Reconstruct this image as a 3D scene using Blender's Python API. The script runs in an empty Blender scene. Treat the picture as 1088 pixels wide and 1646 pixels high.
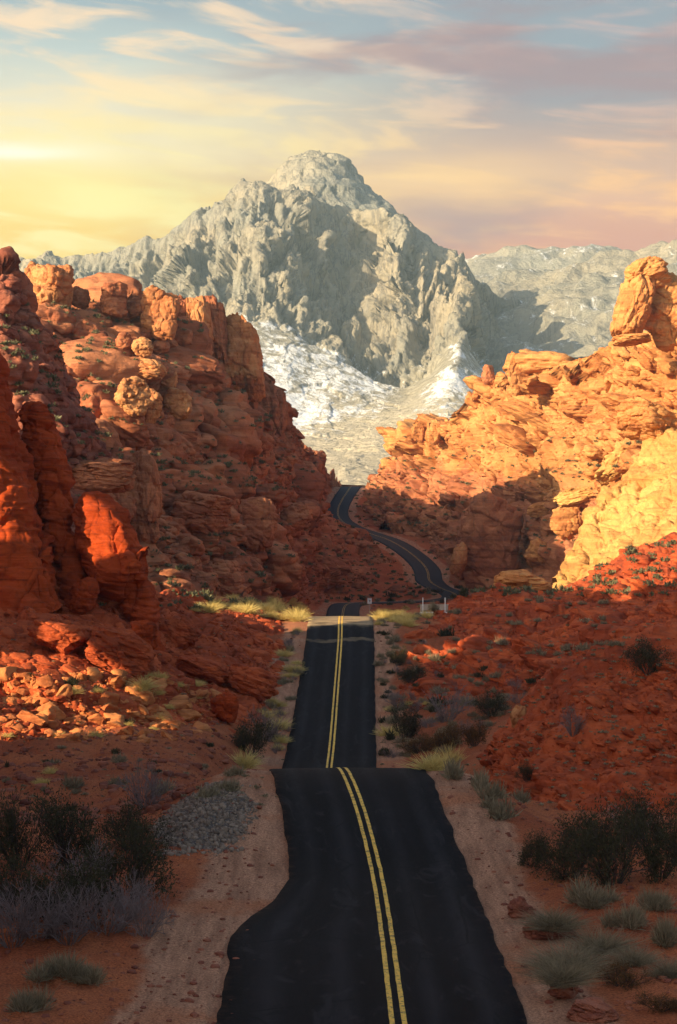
import bpy, math, random, time
import numpy as np
from mathutils import Vector
T0 = time.time()
S = bpy.context.scene
COL = S.collection
R = math.radians
PI = math.pi

# ------------------------------------------------------------------ camera, sky, sun, exposure
F, ZC = 3300.0, 13.7                       # focal length in photo pixels, eye height above the near road
cam = bpy.data.objects.new('camera', bpy.data.cameras.new('camera'))
COL.objects.link(cam)
cam.location = (0, 0, ZC)
cam.rotation_euler = (R(90), 0, 0)
cam.data.sensor_fit = 'VERTICAL'
cam.data.sensor_height = 24
cam.data.lens = 24 * F / 1646
cam.data.clip_start, cam.data.clip_end = 0.5, 20000
S.camera = cam

SUN_AZ, SUN_EL = 54.0, 20.0                # degrees left of straight behind the camera, and above the horizon
EXPOSURE = 1.75
a, e = R(SUN_AZ), R(SUN_EL)
TO_SUN = Vector((-math.sin(a) * math.cos(e), -math.cos(a) * math.cos(e), math.sin(e)))
sl = bpy.data.lights.new('sun', 'SUN')
sl.energy, sl.angle, sl.color = 3.1, R(0.5), (1.0, 0.80, 0.52)
so = bpy.data.objects.new('sun', sl)
COL.objects.link(so)
so.rotation_euler = TO_SUN.to_track_quat('Z', 'Y').to_euler()
so.location = (-300, -100, 300)
S.view_settings.view_transform = 'Standard'
S.view_settings.look = 'None'
S.view_settings.exposure = EXPOSURE
S.view_settings.gamma = 1
S.view_settings.use_curve_mapping = False
S.cycles.use_denoising = True
S.cycles.max_bounces = 5
S.cycles.diffuse_bounces = 3
S.cycles.transparent_max_bounces = 6
S.cycles.volume_bounces = 0


class NT:
    """small node-tree writer"""
    def __init__(self, tree):
        self.t = tree
        tree.nodes.clear()

    def n(self, kind, **kw):
        nd = self.t.nodes.new(kind)
        for k, v in kw.items():
            setattr(nd, k, v)
        return nd

    def put(self, sock, v):
        if isinstance(v, bpy.types.NodeSocket):
            self.t.links.new(v, sock)
        elif isinstance(v, (tuple, list)) and len(v) == 3 and sock.type == 'RGBA':
            sock.default_value = (*v, 1)
        else:
            sock.default_value = v

    def m(self, op, a, b=None, c=None, clamp=False):
        nd = self.n('ShaderNodeMath', operation=op, use_clamp=clamp)
        for i, v in enumerate((a, b, c)):
            if v is not None:
                self.put(nd.inputs[i], v)
        return nd.outputs[0]

    def step(self, x, lo, hi):
        nd = self.n('ShaderNodeMapRange', interpolation_type='SMOOTHSTEP')
        self.put(nd.inputs[0], x)
        nd.inputs[1].default_value, nd.inputs[2].default_value = lo, hi
        nd.inputs[3].default_value, nd.inputs[4].default_value = 0, 1
        if lo > hi:
            nd.inputs[1].default_value, nd.inputs[2].default_value = hi, lo
            nd.inputs[3].default_value, nd.inputs[4].default_value = 1, 0
        return nd.outputs[0]

    def mix(self, fac, c1, c2, mode='MIX'):
        nd = self.n('ShaderNodeMix', data_type='RGBA', blend_type=mode, clamp_factor=True)
        self.put(nd.inputs[0], fac)
        self.put(nd.inputs[6], c1)
        self.put(nd.inputs[7], c2)
        return nd.outputs[2]

    def noise(self, vec, scale, detail=4, rough=0.55, dist=0.0, out=0):
        nd = self.n('ShaderNodeTexNoise')
        self.put(nd.inputs['Vector'], vec)
        nd.inputs['Scale'].default_value = scale
        nd.inputs['Detail'].default_value = detail
        nd.inputs['Roughness'].default_value = rough
        nd.inputs['Distortion'].default_value = dist
        return nd.outputs[out]

    def ramp(self, x, stops, interp='LINEAR'):
        nd = self.n('ShaderNodeValToRGB')
        nd.color_ramp.interpolation = interp
        el = nd.color_ramp.elements
        while len(el) < len(stops):
            el.new(0.5)
        for q, (p, c) in zip(el, stops):
            q.position = p
            q.color = (*c, 1)
        self.put(nd.inputs[0], x)
        return nd.outputs[0]

    def mapv(self, vec, scale=(1, 1, 1), rot=(0, 0, 0), loc=(0, 0, 0)):
        nd = self.n('ShaderNodeMapping')
        self.put(nd.inputs[0], vec)
        nd.inputs['Scale'].default_value = scale
        nd.inputs['Rotation'].default_value = rot
        nd.inputs['Location'].default_value = loc
        return nd.outputs[0]

    def comb(self, x, y, z=0.0):
        nd = self.n('ShaderNodeCombineXYZ')
        for i, v in enumerate((x, y, z)):
            self.put(nd.inputs[i], v)
        return nd.outputs[0]


def srgb(r, g, b):
    f = lambda c: (c / 255 / 12.92) if c <= 10 else ((c / 255 + 0.055) / 1.055) ** 2.4
    return (f(r), f(g), f(b))


W = bpy.data.worlds.new('World')
S.world = W
W.use_nodes = True
t = NT(W.node_tree)
d = t.n('ShaderNodeTexCoord').outputs['Generated']
sx = t.n('ShaderNodeSeparateXYZ')
t.put(sx.inputs[0], d)
X_, Y_, Z_ = sx.outputs
az = t.m('ARCTAN2', X_, Y_)                # 0 straight down the road, positive to the right
el = t.m('ARCSINE', Z_)
sky = t.n('ShaderNodeTexSky', sky_type='NISHITA', sun_disc=False)
sky.sun_elevation = R(SUN_EL)
sky.sun_rotation = math.atan2(TO_SUN.x, TO_SUN.y)
sky.air_density, sky.dust_density = 1.0, 2.5
bg1 = t.n('ShaderNodeBackground')
t.put(bg1.inputs[0], sky.outputs[0])
bg1.inputs[1].default_value = 0.066
cv = t.comb(t.m('MULTIPLY', az, 9.0), t.m('MULTIPLY', el, 46.0))
warp = t.noise(cv, 0.6, 4, 0.5, out=0)
w0 = t.m('SUBTRACT', warp, 0.5)
elw = t.m('ADD', el, t.m('MULTIPLY', w0, 0.03))
k = lambda y: max(0.0, min(1.0, ((823 - y) / 3300) / 0.30))   # elevation of a photo row on the ramps
eln = t.m('DIVIDE', elw, 0.30, clamp=True)
left = t.ramp(eln, [(0.0, srgb(252, 194, 64)), (k(395), srgb(253, 204, 72)), (k(330), srgb(254, 222, 116)), (k(250), srgb(254, 236, 178)),
                    (k(180), srgb(232, 222, 192)), (k(100), srgb(186, 198, 194)), (k(-20), srgb(134, 160, 174))])
right = t.ramp(eln, [(0.0, srgb(208, 126, 104)), (k(400), srgb(214, 142, 116)), (k(330), srgb(222, 166, 134)), (k(255), srgb(196, 160, 142)),
                     (k(170), srgb(146, 144, 152)), (k(90), srgb(138, 152, 164)), (k(-20), srgb(136, 146, 160))])
azw = t.m('ADD', az, t.m('MULTIPLY', w0, 0.10))
base = t.mix(t.step(azw, -0.14, 0.10), left, right)
# streaks of lit cloud, mauve shadow bands and the bright patch where the light comes through
n1 = t.noise(t.comb(t.m('MULTIPLY', az, 13.0), t.m('MULTIPLY', t.m('ADD', el, t.m('MULTIPLY', az, 0.10)), 70.0)), 1.0, 6, 0.58, 0.6)
lit = t.m('MULTIPLY', t.step(n1, 0.44, 0.64), 0.9)
base = t.mix(lit, base, t.mix(t.step(az, -0.10, 0.12), t.mix(t.step(el, 0.15, 0.23), srgb(255, 238, 150), srgb(250, 216, 176)), t.mix(t.step(el, 0.15, 0.21), srgb(255, 188, 118), srgb(196, 168, 164))))
n2 = t.noise(t.comb(t.m('ADD', t.m('MULTIPLY', az, 7.0), 4.3), t.m('MULTIPLY', el, 26.0)), 1.0, 5, 0.55, 0.4)
base = t.mix(t.m('MULTIPLY', t.step(n2, 0.46, 0.64), t.m('MULTIPLY', t.step(az, -0.14, 0.06), 0.80)), base, srgb(154, 124, 131))
def spot(a0, e0, sa, se):
    u = t.m('DIVIDE', t.m('SUBTRACT', az, a0), sa)
    v = t.m('DIVIDE', t.m('SUBTRACT', elw, e0), se)
    r2 = t.m('ADD', t.m('MULTIPLY', u, u), t.m('MULTIPLY', v, v))
    return t.m('EXPONENT', t.m('MULTIPLY', r2, -1.0))
base = t.mix(t.m('MULTIPLY', spot(-0.158, 0.170, 0.035, 0.006), 0.95), base, srgb(255, 252, 224))
base = t.mix(t.m('MULTIPLY', spot(-0.115, 0.150, 0.030, 0.006), 0.8), base, srgb(255, 240, 150))
base = t.mix(t.m('MULTIPLY', spot(0.055, 0.160, 0.07, 0.012), 0.6), base, srgb(252, 206, 140))
bg2 = t.n('ShaderNodeBackground')
t.put(bg2.inputs[0], base)
bg2.inputs[1].default_value = 0.34
mask = t.m('MULTIPLY', t.step(el, 0.9, 0.32), t.step(t.m('ABSOLUTE', az), 1.7, 0.6))
ms = t.n('ShaderNodeMixShader')
t.put(ms.inputs[0], mask)
t.t.links.new(bg1.outputs[0], ms.inputs[1])
t.t.links.new(bg2.outputs[0], ms.inputs[2])
t.t.links.new(ms.outputs[0], t.n('ShaderNodeOutputWorld').inputs[0])

# ------------------------------------------------------------------ noise (vectorised)
G = np.array([[1,1,0],[-1,1,0],[1,-1,0],[-1,-1,0],[1,0,1],[-1,0,1],[1,0,-1],[-1,0,-1],
              [0,1,1],[0,-1,1],[0,1,-1],[0,-1,-1],[1,1,0],[-1,1,0],[0,-1,1],[0,-1,-1]], np.float32)


def h3(ix, iy, iz, seed):
    h = (ix.astype(np.uint32) * np.uint32(374761393) + iy.astype(np.uint32) * np.uint32(668265263)
         + iz.astype(np.uint32) * np.uint32(2147483647 & 0x9E3779B1) + np.uint32((seed * 2654435761) & 0xFFFFFFFF))
    h = (h ^ (h >> np.uint32(13))) * np.uint32(1274126177)
    h = (h ^ (h >> np.uint32(16))) * np.uint32(2246822519)
    return h ^ (h >> np.uint32(15))


def perlin(P, seed=0):
    P = np.asarray(P, np.float64)
    I = np.floor(P).astype(np.int64)
    f = (P - I).astype(np.float32)
    u = f * f * f * (f * (f * 6 - 15) + 10)
    out = np.zeros(len(P), np.float32)
    for dx in (0, 1):
        for dy in (0, 1):
            for dz in (0, 1):
                g = G[h3(I[:, 0] + dx, I[:, 1] + dy, I[:, 2] + dz, seed) & 15]
                w = (u[:, 0] if dx else 1 - u[:, 0]) * (u[:, 1] if dy else 1 - u[:, 1]) * (u[:, 2] if dz else 1 - u[:, 2])
                out += w * (g[:, 0] * (f[:, 0] - dx) + g[:, 1] * (f[:, 1] - dy) + g[:, 2] * (f[:, 2] - dz))
    return out


def fbm(P, octs=4, seed=0, gain=0.5):
    s, amp = 0, 1.0
    for o in range(octs):
        s = s + amp * perlin(P * (2.03 ** o), seed + o * 7)
        amp *= gain
    return s


def ridged(P, octs=4, seed=0, gain=0.5):
    s, amp = 0, 1.0
    for o in range(octs):
        s = s + amp * (0.5 - np.abs(perlin(P * (2.03 ** o), seed + o * 7)) * 1.6)
        amp *= gain
    return s


def worley(P, seed=0):
    P = np.asarray(P, np.float64)
    I = np.floor(P).astype(np.int64)
    f = (P - I).astype(np.float32)
    F1 = np.full(len(P), 9, np.float32)
    F2 = F1.copy()
    ID = np.zeros(len(P), np.float32)
    LV = np.zeros((len(P), 3), np.float32)
    for dx in (-1, 0, 1):
        for dy in (-1, 0, 1):
            for dz in (-1, 0, 1):
                h = h3(I[:, 0] + dx, I[:, 1] + dy, I[:, 2] + dz, seed)
                jx = (h & 1023) / np.float32(1023)
                jy = ((h >> np.uint32(10)) & 1023) / np.float32(1023)
                jz = ((h >> np.uint32(20)) & 1023) / np.float32(1023)
                v = np.stack([f[:, 0] - dx - jx, f[:, 1] - dy - jy, f[:, 2] - dz - jz], 1)
                D = np.sqrt((v * v).sum(1))
                c = D < F1
                F2 = np.where(c, F1, np.minimum(F2, D))
                F1 = np.where(c, D, F1)
                LV = np.where(c[:, None], v, LV)
                ID = np.where(c, ((h * np.uint32(2654435761)) >> np.uint32(8)).astype(np.float32) / 16777216.0, ID)
    return F1, F2, ID, LV


def rotm(rx=0, ry=0, rz=0):
    cx, sx_, cy, sy, cz, sz = math.cos(rx), math.sin(rx), math.cos(ry), math.sin(ry), math.cos(rz), math.sin(rz)
    return (np.array([[cz, -sz, 0], [sz, cz, 0], [0, 0, 1]]) @ np.array([[cy, 0, sy], [0, 1, 0], [-sy, 0, cy]])
            @ np.array([[1, 0, 0], [0, cx, -sx_], [0, sx_, cx]]))


# ------------------------------------------------------------------ meshes
def px(x, y, Y):
    """world point seen at photo pixel (x, y) at distance Y along the view"""
    return np.array([(x - 544) * Y / F, Y, ZC + (823 - y) * Y / F])


def normals(V, Q):
    a_, b_, c_, d_ = (V[Q[:, i]] for i in range(4))
    n = np.cross(c_ - a_, d_ - b_)
    N = np.zeros_like(V)
    for i in range(4):
        for ax in range(3):
            N[:, ax] += np.bincount(Q[:, i], n[:, ax], minlength=len(V))
    L = np.linalg.norm(N, axis=1)
    return N / np.maximum(L, 1e-9)[:, None]


def tag(o, label=None, cat=None, group=None, kind=None):
    if label: o['label'] = label
    if cat: o['category'] = cat
    if group: o['group'] = group
    if kind: o['kind'] = kind
    return o


def mesh_obj(name, V, Fc, mat, parent=None, attrs=None, smooth=True, uv=None):
    """ONE mesh object from arrays; Fc is an (n,4) or (n,3) index array, or a list of both"""
    Fs = Fc if isinstance(Fc, list) else [Fc]
    me = bpy.data.meshes.new(name)
    me.vertices.add(len(V))
    me.vertices.foreach_set('co', np.asarray(V, np.float32).ravel())
    loops = np.concatenate([q.ravel() for q in Fs]).astype(np.int32)
    sizes = np.concatenate([np.full(len(q), q.shape[1], np.int32) for q in Fs])
    me.loops.add(len(loops))
    me.loops.foreach_set('vertex_index', loops)
    me.polygons.add(len(sizes))
    me.polygons.foreach_set('loop_start', np.concatenate([[0], np.cumsum(sizes)[:-1]]).astype(np.int32))
    me.polygons.foreach_set('use_smooth', np.full(len(sizes), smooth, bool))
    for k_, v_ in (attrs or {}).items():
        at = me.attributes.new(k_, 'FLOAT', 'POINT')
        at.data.foreach_set('value', np.asarray(v_, np.float32))
    if uv is not None:
        ul = me.uv_layers.new(name='UVMap')
        ul.data.foreach_set('uv', np.asarray(uv, np.float32)[loops].ravel())
    me.update(calc_edges=True)
    for mm in (mat if isinstance(mat, list) else [mat]):
        me.materials.append(mm)
    o = bpy.data.objects.new(name, me)
    COL.objects.link(o)
    if parent: o.parent = parent
    return o


def grid_faces(nv, nu):
    i = np.arange((nv - 1) * nu).reshape(nv - 1, nu)[:, :-1].ravel()
    return np.stack([i, i + 1, i + nu + 1, i + nu], 1)


def resample(row, n):
    row = np.array(row, float)
    ym = (row[1:, 2] + row[:-1, 2]) / 2
    dseg = np.sqrt(np.diff(row[:, 0]) ** 2 + np.diff(row[:, 1]) ** 2 + (0.25 * np.diff(row[:, 2]) * F / ym) ** 2) + 1e-6
    s = np.concatenate([[0], np.cumsum(dseg)])
    s /= s[-1]
    u = np.linspace(0, 1, n)
    q = np.stack([np.interp(u, s, row[:, i]) for i in range(3)], 1)
    kw = max(1, n // 160)
    for _ in range(2):
        p = np.pad(q, ((kw, kw), (0, 0)), mode='edge')
        q = sum(p[j:j + n] for j in range(2 * kw + 1)) / (2 * kw + 1)
    return q


def loft(rows, nu, nv, back=((25, 12), (70, 45)), raw_back=None):
    """surface through hand-set lines on a hill (foot first, crest last), continued down its far side"""
    q = [resample(r, nu) for r in rows]
    Wd = [np.stack([(a_[:, 0] - 544) * a_[:, 2] / F, a_[:, 2], ZC + (823 - a_[:, 1]) * a_[:, 2] / F], 1) for a_ in q]
    lens = [np.mean(np.hypot(q[i + 1][:, 0] - q[i][:, 0], q[i + 1][:, 1] - q[i][:, 1])) + 4 for i in range(len(q) - 1)]
    cnt = [max(4, int(nv * l / sum(lens))) for l in lens]
    for dy, dz in back:
        Wd.append(Wd[len(rows) - 1] + np.array([0, dy, -dz]))
        cnt.append(max(6, nv // 14))
    A = np.array(Wd)
    out = []
    n = len(A)
    for i in range(n - 1):
        p0, p1, p2, p3 = A[max(i - 1, 0)], A[i], A[i + 1], A[min(i + 2, n - 1)]
        for j in range(cnt[i]):
            w = j / cnt[i]
            # soft cubic: half tension so that the lines are not overshot
            m1, m2 = 0.5 * 0.6 * (p2 - p0), 0.5 * 0.6 * (p3 - p1)
            out.append((2*w**3 - 3*w**2 + 1) * p1 + (w**3 - 2*w**2 + w) * m1 + (-2*w**3 + 3*w**2) * p2 + (w**3 - w**2) * m2)
    out.append(A[-1])
    V = np.array(out)
    nv_ = V.shape[0]
    return V.reshape(-1, 3), grid_faces(nv_, nu), (nv_, nu)


def rockify(V, Q, specs, seed=0, mask=None, up=0.0):
    """push a surface in and out: jointed blocks with tilted faces, bedding, fluting, grain. Returns vertices and a tone per vertex"""
    tone = np.zeros(len(V), np.float32)
    tw = 1e-6
    N0 = normals(V, Q)
    for k_, sp in enumerate(specs):
        kind, sd = sp[0], seed + 31 * k_
        if k_:
            N1 = normals(V, Q)
            N = N0 * 0.75 + N1 * 0.35
            N /= np.linalg.norm(N, axis=1)[:, None] + 1e-9
        else:
            N = N0
        if kind == 'block':            # size, amplitude, shape, tilt of the joints [, slope of faces, crack depth, roundness]
            _, size, amp, an, tilt = sp[:5]
            slope, crack, rnd = (tuple(sp[5:]) + (1.0, 0.55, 0.35))[:3] if len(sp) > 5 else (1.25, 0.9, 0.2)
            M = rotm(*tilt)
            P = (V @ M) / (size * np.array(an))
            wv = np.stack([fbm(P * 0.8 + 11.3, 2, sd + 1), fbm(P * 0.8 + 5.1, 2, sd + 2), fbm(P * 0.8 + 7.7, 2, sd + 3)], 1)
            F1, F2, ID, LV = worley(P + 0.38 * wv, sd)
            th = ID * 43.98
            ph = (ID * 97.3) % 1.0 * 2 - 1
            tv = np.stack([np.cos(th) * np.sqrt(1 - ph * ph), np.sin(th) * np.sqrt(1 - ph * ph), ph], 1)
            dsp = amp * ((ID - 0.5) * 1.1 + slope * (LV * tv).sum(1) - crack * np.exp(-(F2 - F1) / 0.06) - rnd * F1 * F1 * 1.4 + 0.1)
            tone += (ID - 0.5) * 1.0
            tw += 1.0
        elif kind == 'pits':           # weathered hollows in patches
            _, size, amp = sp
            F1, F2, ID, LV = worley(V / size + 0.3 * perlin(V / size, sd)[:, None], sd)
            dsp = -amp * np.clip(1 - F1 / 0.52, 0, 1) ** 0.7 * (ID > 0.45) * np.clip(0.4 + 2.2 * perlin(V / (size * 4), sd + 2), 0, 1)
        elif kind == 'fbm':
            _, size, amp, octs = sp
            dsp = amp * fbm(V / np.array(size), octs, sd)
        elif kind == 'ridge':
            _, size, amp, octs = sp
            dsp = amp * (ridged(V / np.array(size) + 0.45 * np.stack([perlin(V / np.array(size) * 0.6, sd + 90 + i_) for i_ in range(3)], 1), octs, sd) - 0.45)
        elif kind == 'strata':
            _, th, amp, tilt = sp
            M = rotm(*tilt)
            P = V @ M
            h = P[:, 2] / th + 1.2 * perlin(V / (th * 9.0), sd) + 0.35 * perlin(V / (th * 3), sd + 4)
            a1 = perlin(np.stack([P[:, 0] / (th * 12), P[:, 1] / (th * 12), h], 1), sd + 1)
            a2 = perlin(np.stack([P[:, 0] / (th * 6), P[:, 1] / (th * 6), h * 2.3], 1), sd + 2)
            dsp = amp * (np.tanh(a1 * 5) * 0.7 + a2 * 0.7)
        if mask is not None:
            dsp = dsp * mask
        V = V + N * dsp[:, None]
    return V, 0.5 + tone / max(tw, 1.0) * 0.9


def cube_sphere(n):
    """unit sphere made of six n x n patches, welded"""
    g = np.linspace(-1, 1, n + 1)
    g = np.tan(g * PI / 4)
    A, B = np.meshgrid(g, g)
    A, B = A.ravel(), B.ravel()
    O = np.ones_like(A)
    pts = np.concatenate([np.stack(p, 1) for p in ((O, A, B), (-O, -A, B), (-A, O, B), (A, -O, B), (A, B, O), (A, -B, -O))])
    f = grid_faces(n + 1, n + 1)
    fc = np.concatenate([f + i * (n + 1) ** 2 for i in range(6)])
    key = np.round(pts * 1e5).astype(np.int64)
    _, first, inv = np.unique(key, axis=0, return_index=True, return_inverse=True)
    pts = pts[first]
    return pts / np.linalg.norm(pts, axis=1)[:, None], inv.ravel()[fc]


def rock_shape(n, seed, pw=2.6, cuts=5, specs=None, cutlo=0.55, cuthi=0.9):
    """a weathered block about 2 units across: squarish, cut by a few joint planes, then weathered"""
    rs = np.random.RandomState(seed)
    V, Q = cube_sphere(n)
    V = V / (np.abs(V) ** pw).sum(1)[:, None] ** (1 / pw)
    for _ in range(cuts):
        nn = rs.normal(size=3)
        nn /= np.linalg.norm(nn)
        d_ = rs.uniform(cutlo, cuthi)
        ex = np.maximum((V @ nn) - d_, 0)
        V = V - (ex * 0.85)[:, None] * nn
    V, tone = rockify(V, Q, specs or [('fbm', (1.1, 1.1, 0.9), 0.14, 3), ('block', 0.75, 0.09, (1.1, 1.0, 0.6), (0.1, 0.15, 0.3), 0.8, 0.8, 0.2),
                                     ('strata', 0.16, 0.022, (0.05, 0.1, 0)), ('fbm', (0.3, 0.3, 0.2), 0.035, 3)], seed)
    return V, Q, tone


_LIB = {}
def rock_lib(n, cnt=7):
    if n not in _LIB:
        _LIB[n] = [rock_shape(n, 900 + i, 2.2 + 0.55 * (i % 4), 4 + i % 5, cutlo=0.45, cuthi=0.85) for i in range(cnt)]
    return _LIB[n]


def clear_road(V):
    """move hillside that would lie on the road sideways off it"""
    Dv, Zv = road_dist(V[:, :2])
    i = np.where((Dv < 7.0) & (V[:, 2] > Zv - 0.6))[0]
    for k_ in range(0, len(i), 6000):
        s_ = i[k_:k_ + 6000]
        dd = (V[s_, None, 0] - RLF[None, :, 0]) ** 2 + (V[s_, None, 1] - RLF[None, :, 1]) ** 2
        j = dd.argmin(1)
        w = V[s_, :2] - RLF[j, :2]
        L = np.linalg.norm(w, axis=1)
        V[s_, :2] = RLF[j, :2] + w / np.maximum(L, 1e-3)[:, None] * (4.9 + 2.1 * L / 7.0)[:, None]
    return V


def scatter_rocks(V, sh, N, spec, seed, vlim=(0.02, 0.86), cut=False):
    """blocks bedded into a hillside; spec = (count, smallest, largest, tilt, squash, sink). Returns vertices, faces, tone"""
    rs = np.random.RandomState(seed)
    nv, nu = sh
    Vs, Qs, Ts, off = [], [], [], 0
    for (cnt, s0, s1, tilt, squash, sink) in spec:
        iv = (nv * rs.uniform(vlim[0], vlim[1], cnt * 4)).astype(int)
        iu = rs.randint(2, nu - 2, cnt * 4)
        idx = iv * nu + iu
        fld = fbm(V[idx] / (s1 * 6.0), 2, seed + 3)
        keepp = rs.uniform(size=len(idx)) < np.clip(0.42 + fld * 1.6, 0.04, 1)
        idx = idx[keepp]
        xpx = 544 + V[idx, 0] * F / V[idx, 1]
        idx = idx[(xpx > -110) & (xpx < 1200)]
        if cut:
            idx = idx[road_dist(V[idx, :2])[0] > 5.5 + s1 * 0.6]
        idx = idx[:cnt]
        m = len(idx)
        sz = s0 * (s1 / s0) ** (rs.uniform(size=m) ** 1.6)
        yv = V[idx, 1]
        pxs = sz * F / yv * 0.62
        for n, lo, hi in ((2, 0, 3.0), (3, 3.0, 6.0), (5, 6.0, 11.0), (9, 11.0, 22.0), (15, 22.0, 45.0), (26, 45.0, 1e9)):
            sel = np.where((pxs >= lo) & (pxs < hi))[0]
            lib = rock_lib(n)
            for k_, (LV, LQ, LT) in enumerate(lib):
                ss = sel[k_::len(lib)]
                if len(ss) == 0:
                    continue
                mm = len(ss)
                az_ = rs.uniform(0, 2 * PI, mm)
                jt = rs.normal(0, 0.16, (mm, 2))
                sc = sz[ss, None] * 0.5 * np.stack([rs.uniform(0.9, 1.6, mm), rs.uniform(0.8, 1.2, mm), rs.uniform(0.75, 1.15, mm) * squash], 1)
                P = LV[None] * sc[:, None, :]
                ca, sa = np.cos(az_)[:, None], np.sin(az_)[:, None]
                x, y, z = P[..., 0] * ca - P[..., 1] * sa, P[..., 0] * sa + P[..., 1] * ca, P[..., 2]
                a1 = (tilt[0] + jt[:, 0])[:, None]
                y, z = y * np.cos(a1) - z * np.sin(a1), y * np.sin(a1) + z * np.cos(a1)
                a2 = (tilt[1] + jt[:, 1])[:, None]
                x, z = x * np.cos(a2) + z * np.sin(a2), -x * np.sin(a2) + z * np.cos(a2)
                C = V[idx[ss]] - N[idx[ss]] * (sz[ss] * 0.5 * squash * sink)[:, None]
                P = np.stack([x, y, z], 2) + C[:, None, :]
                Vs.append(P.reshape(-1, 3))
                Qs.append((LQ[None] + (off + np.arange(mm) * len(LV))[:, None, None]).reshape(-1, 4))
                Ts.append((0.5 + 0.5 * (LT[None] - 0.5) + rs.uniform(-0.35, 0.35, mm)[:, None]).ravel())
                off += mm * len(LV)
    return np.concatenate(Vs), np.concatenate(Qs), np.concatenate(Ts)


# ------------------------------------------------------------------ materials
def new_mat(name):
    m = bpy.data.materials.new(name)
    m.use_nodes = True
    return m, NT(m.node_tree)


def finish(t, color, rough=0.9, bump=None, bstr=0.5, bdist=0.1, spec=0.2):
    p = t.n('ShaderNodeBsdfPrincipled')
    t.put(p.inputs['Base Color'], color)
    t.put(p.inputs['Roughness'], rough)
    p.inputs['Specular IOR Level'].default_value = spec
    if bump is not None:
        b = t.n('ShaderNodeBump')
        b.inputs['Strength'].default_value = bstr
        b.inputs['Distance'].default_value = bdist
        t.put(b.inputs['Height'], bump)
        t.put(p.inputs['Normal'], b.outputs[0])
    o = t.n('ShaderNodeOutputMaterial')
    t.t.links.new(p.outputs[0], o.inputs[0])
    return p


def rock_mat(name, cA, cB, cDark, scale=1.0, bed=0.9, tilt=0.12, bdist=0.25, varnish=0.35, low=None):
    """sandstone: two iron tints in patches, bedding lines, dark desert varnish, pits"""
    m, t = new_mat(name)
    P = t.n('ShaderNodeNewGeometry').outputs['Position']
    at = t.n('ShaderNodeAttribute', attribute_name='tone').outputs['Fac']
    Ps = t.mapv(P, (1 / scale,) * 3)
    big = t.noise(Ps, 0.12, 4, 0.6, 0.4)
    f = t.m('ADD', t.m('MULTIPLY', big, 1.0), t.m('MULTIPLY', t.m('SUBTRACT', at, 0.5), 0.55))
    c = t.mix(t.step(f, 0.34, 0.66), cA, cB)
    if low:
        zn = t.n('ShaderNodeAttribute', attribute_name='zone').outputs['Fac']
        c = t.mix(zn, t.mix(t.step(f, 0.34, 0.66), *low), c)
    bedv = t.noise(t.mapv(Ps, (0.10, 0.10, 1.9), (tilt, tilt * 0.7, 0)), bed, 5, 0.65, 0.7)
    c = t.mix(t.m('MULTIPLY', t.step(bedv, 0.52, 0.68), 0.55), c, cDark)
    c = t.mix(t.m('MULTIPLY', t.step(bedv, 0.46, 0.33), 0.30), c, tuple(min(1, x * 1.45 + 0.02) for x in cA))
    med = t.noise(Ps, 1.1, 5, 0.65)
    c = t.mix(t.m('MULTIPLY', t.step(med, 0.55, 0.72), 0.5), c, cDark)
    var = t.noise(t.mapv(Ps, (0.5, 0.5, 0.14)), 0.8, 4, 0.6, 0.5)
    c = t.mix(t.m('MULTIPLY', t.step(var, 0.56, 0.72), varnish), c, tuple(x * 0.45 for x in cDark))
    fine = t.noise(Ps, 5.0, 4, 0.7)
    c = t.mix(0.35, c, t.mix(fine, (0.25, 0.25, 0.25), (0.78, 0.78, 0.78)), 'OVERLAY')
    hgt = t.m('ADD', t.m('MULTIPLY', bedv, 0.8), t.m('ADD', t.m('MULTIPLY', med, 0.9), t.m('MULTIPLY', fine, 0.35)))
    finish(t, c, 0.92, hgt, 0.8, bdist * scale, 0.12)
    return m


M_FIN = rock_mat('deep_red_sandstone', (0.40, 0.056, 0.010), (0.31, 0.041, 0.008), (0.10, 0.016, 0.007), 0.8, 1.3, 0.10, 0.30, 0.5)
M_RED = rock_mat('red_sandstone', (0.45, 0.090, 0.028), (0.29, 0.052, 0.018), (0.10, 0.021, 0.010), 0.7, 1.0, 0.25, 0.2, 0.35)
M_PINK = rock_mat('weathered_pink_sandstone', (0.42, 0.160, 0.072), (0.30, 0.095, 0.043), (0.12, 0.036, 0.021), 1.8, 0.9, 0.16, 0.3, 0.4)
M_DARK = rock_mat('varnished_dark_sandstone', (0.33, 0.115, 0.065), (0.21, 0.065, 0.040), (0.085, 0.027, 0.020), 1.5, 0.9, 0.2, 0.3, 0.6)
M_GOLD = rock_mat('golden_sandstone', (0.53, 0.245, 0.082), (0.42, 0.158, 0.050), (0.17, 0.055, 0.023), 1.8, 0.9, 0.22, 0.3, 0.25)
M_RIGHT = rock_mat('shade_zoned_golden_sandstone', (0.53, 0.245, 0.082), (0.42, 0.158, 0.050), (0.17, 0.055, 0.023), 1.8, 0.9, 0.22, 0.3, 0.25, ((0.42, 0.165, 0.074), (0.30, 0.098, 0.045)))  # second tint pair carries the shade of the lower hill
M_AMBER_LIT = rock_mat('sunlit_amber_sandstone', (0.52, 0.240, 0.095), (0.42, 0.155, 0.058), (0.17, 0.055, 0.026), 1.5, 0.9, 0.16, 0.3, 0.35)  # pink rock made more golden: sunlight put into the colour
M_YEL = rock_mat('yellow_sandstone', (0.56, 0.32, 0.100), (0.46, 0.225, 0.066), (0.25, 0.10, 0.034), 1.6, 0.8, 0.5, 0.3, 0.25)


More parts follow.
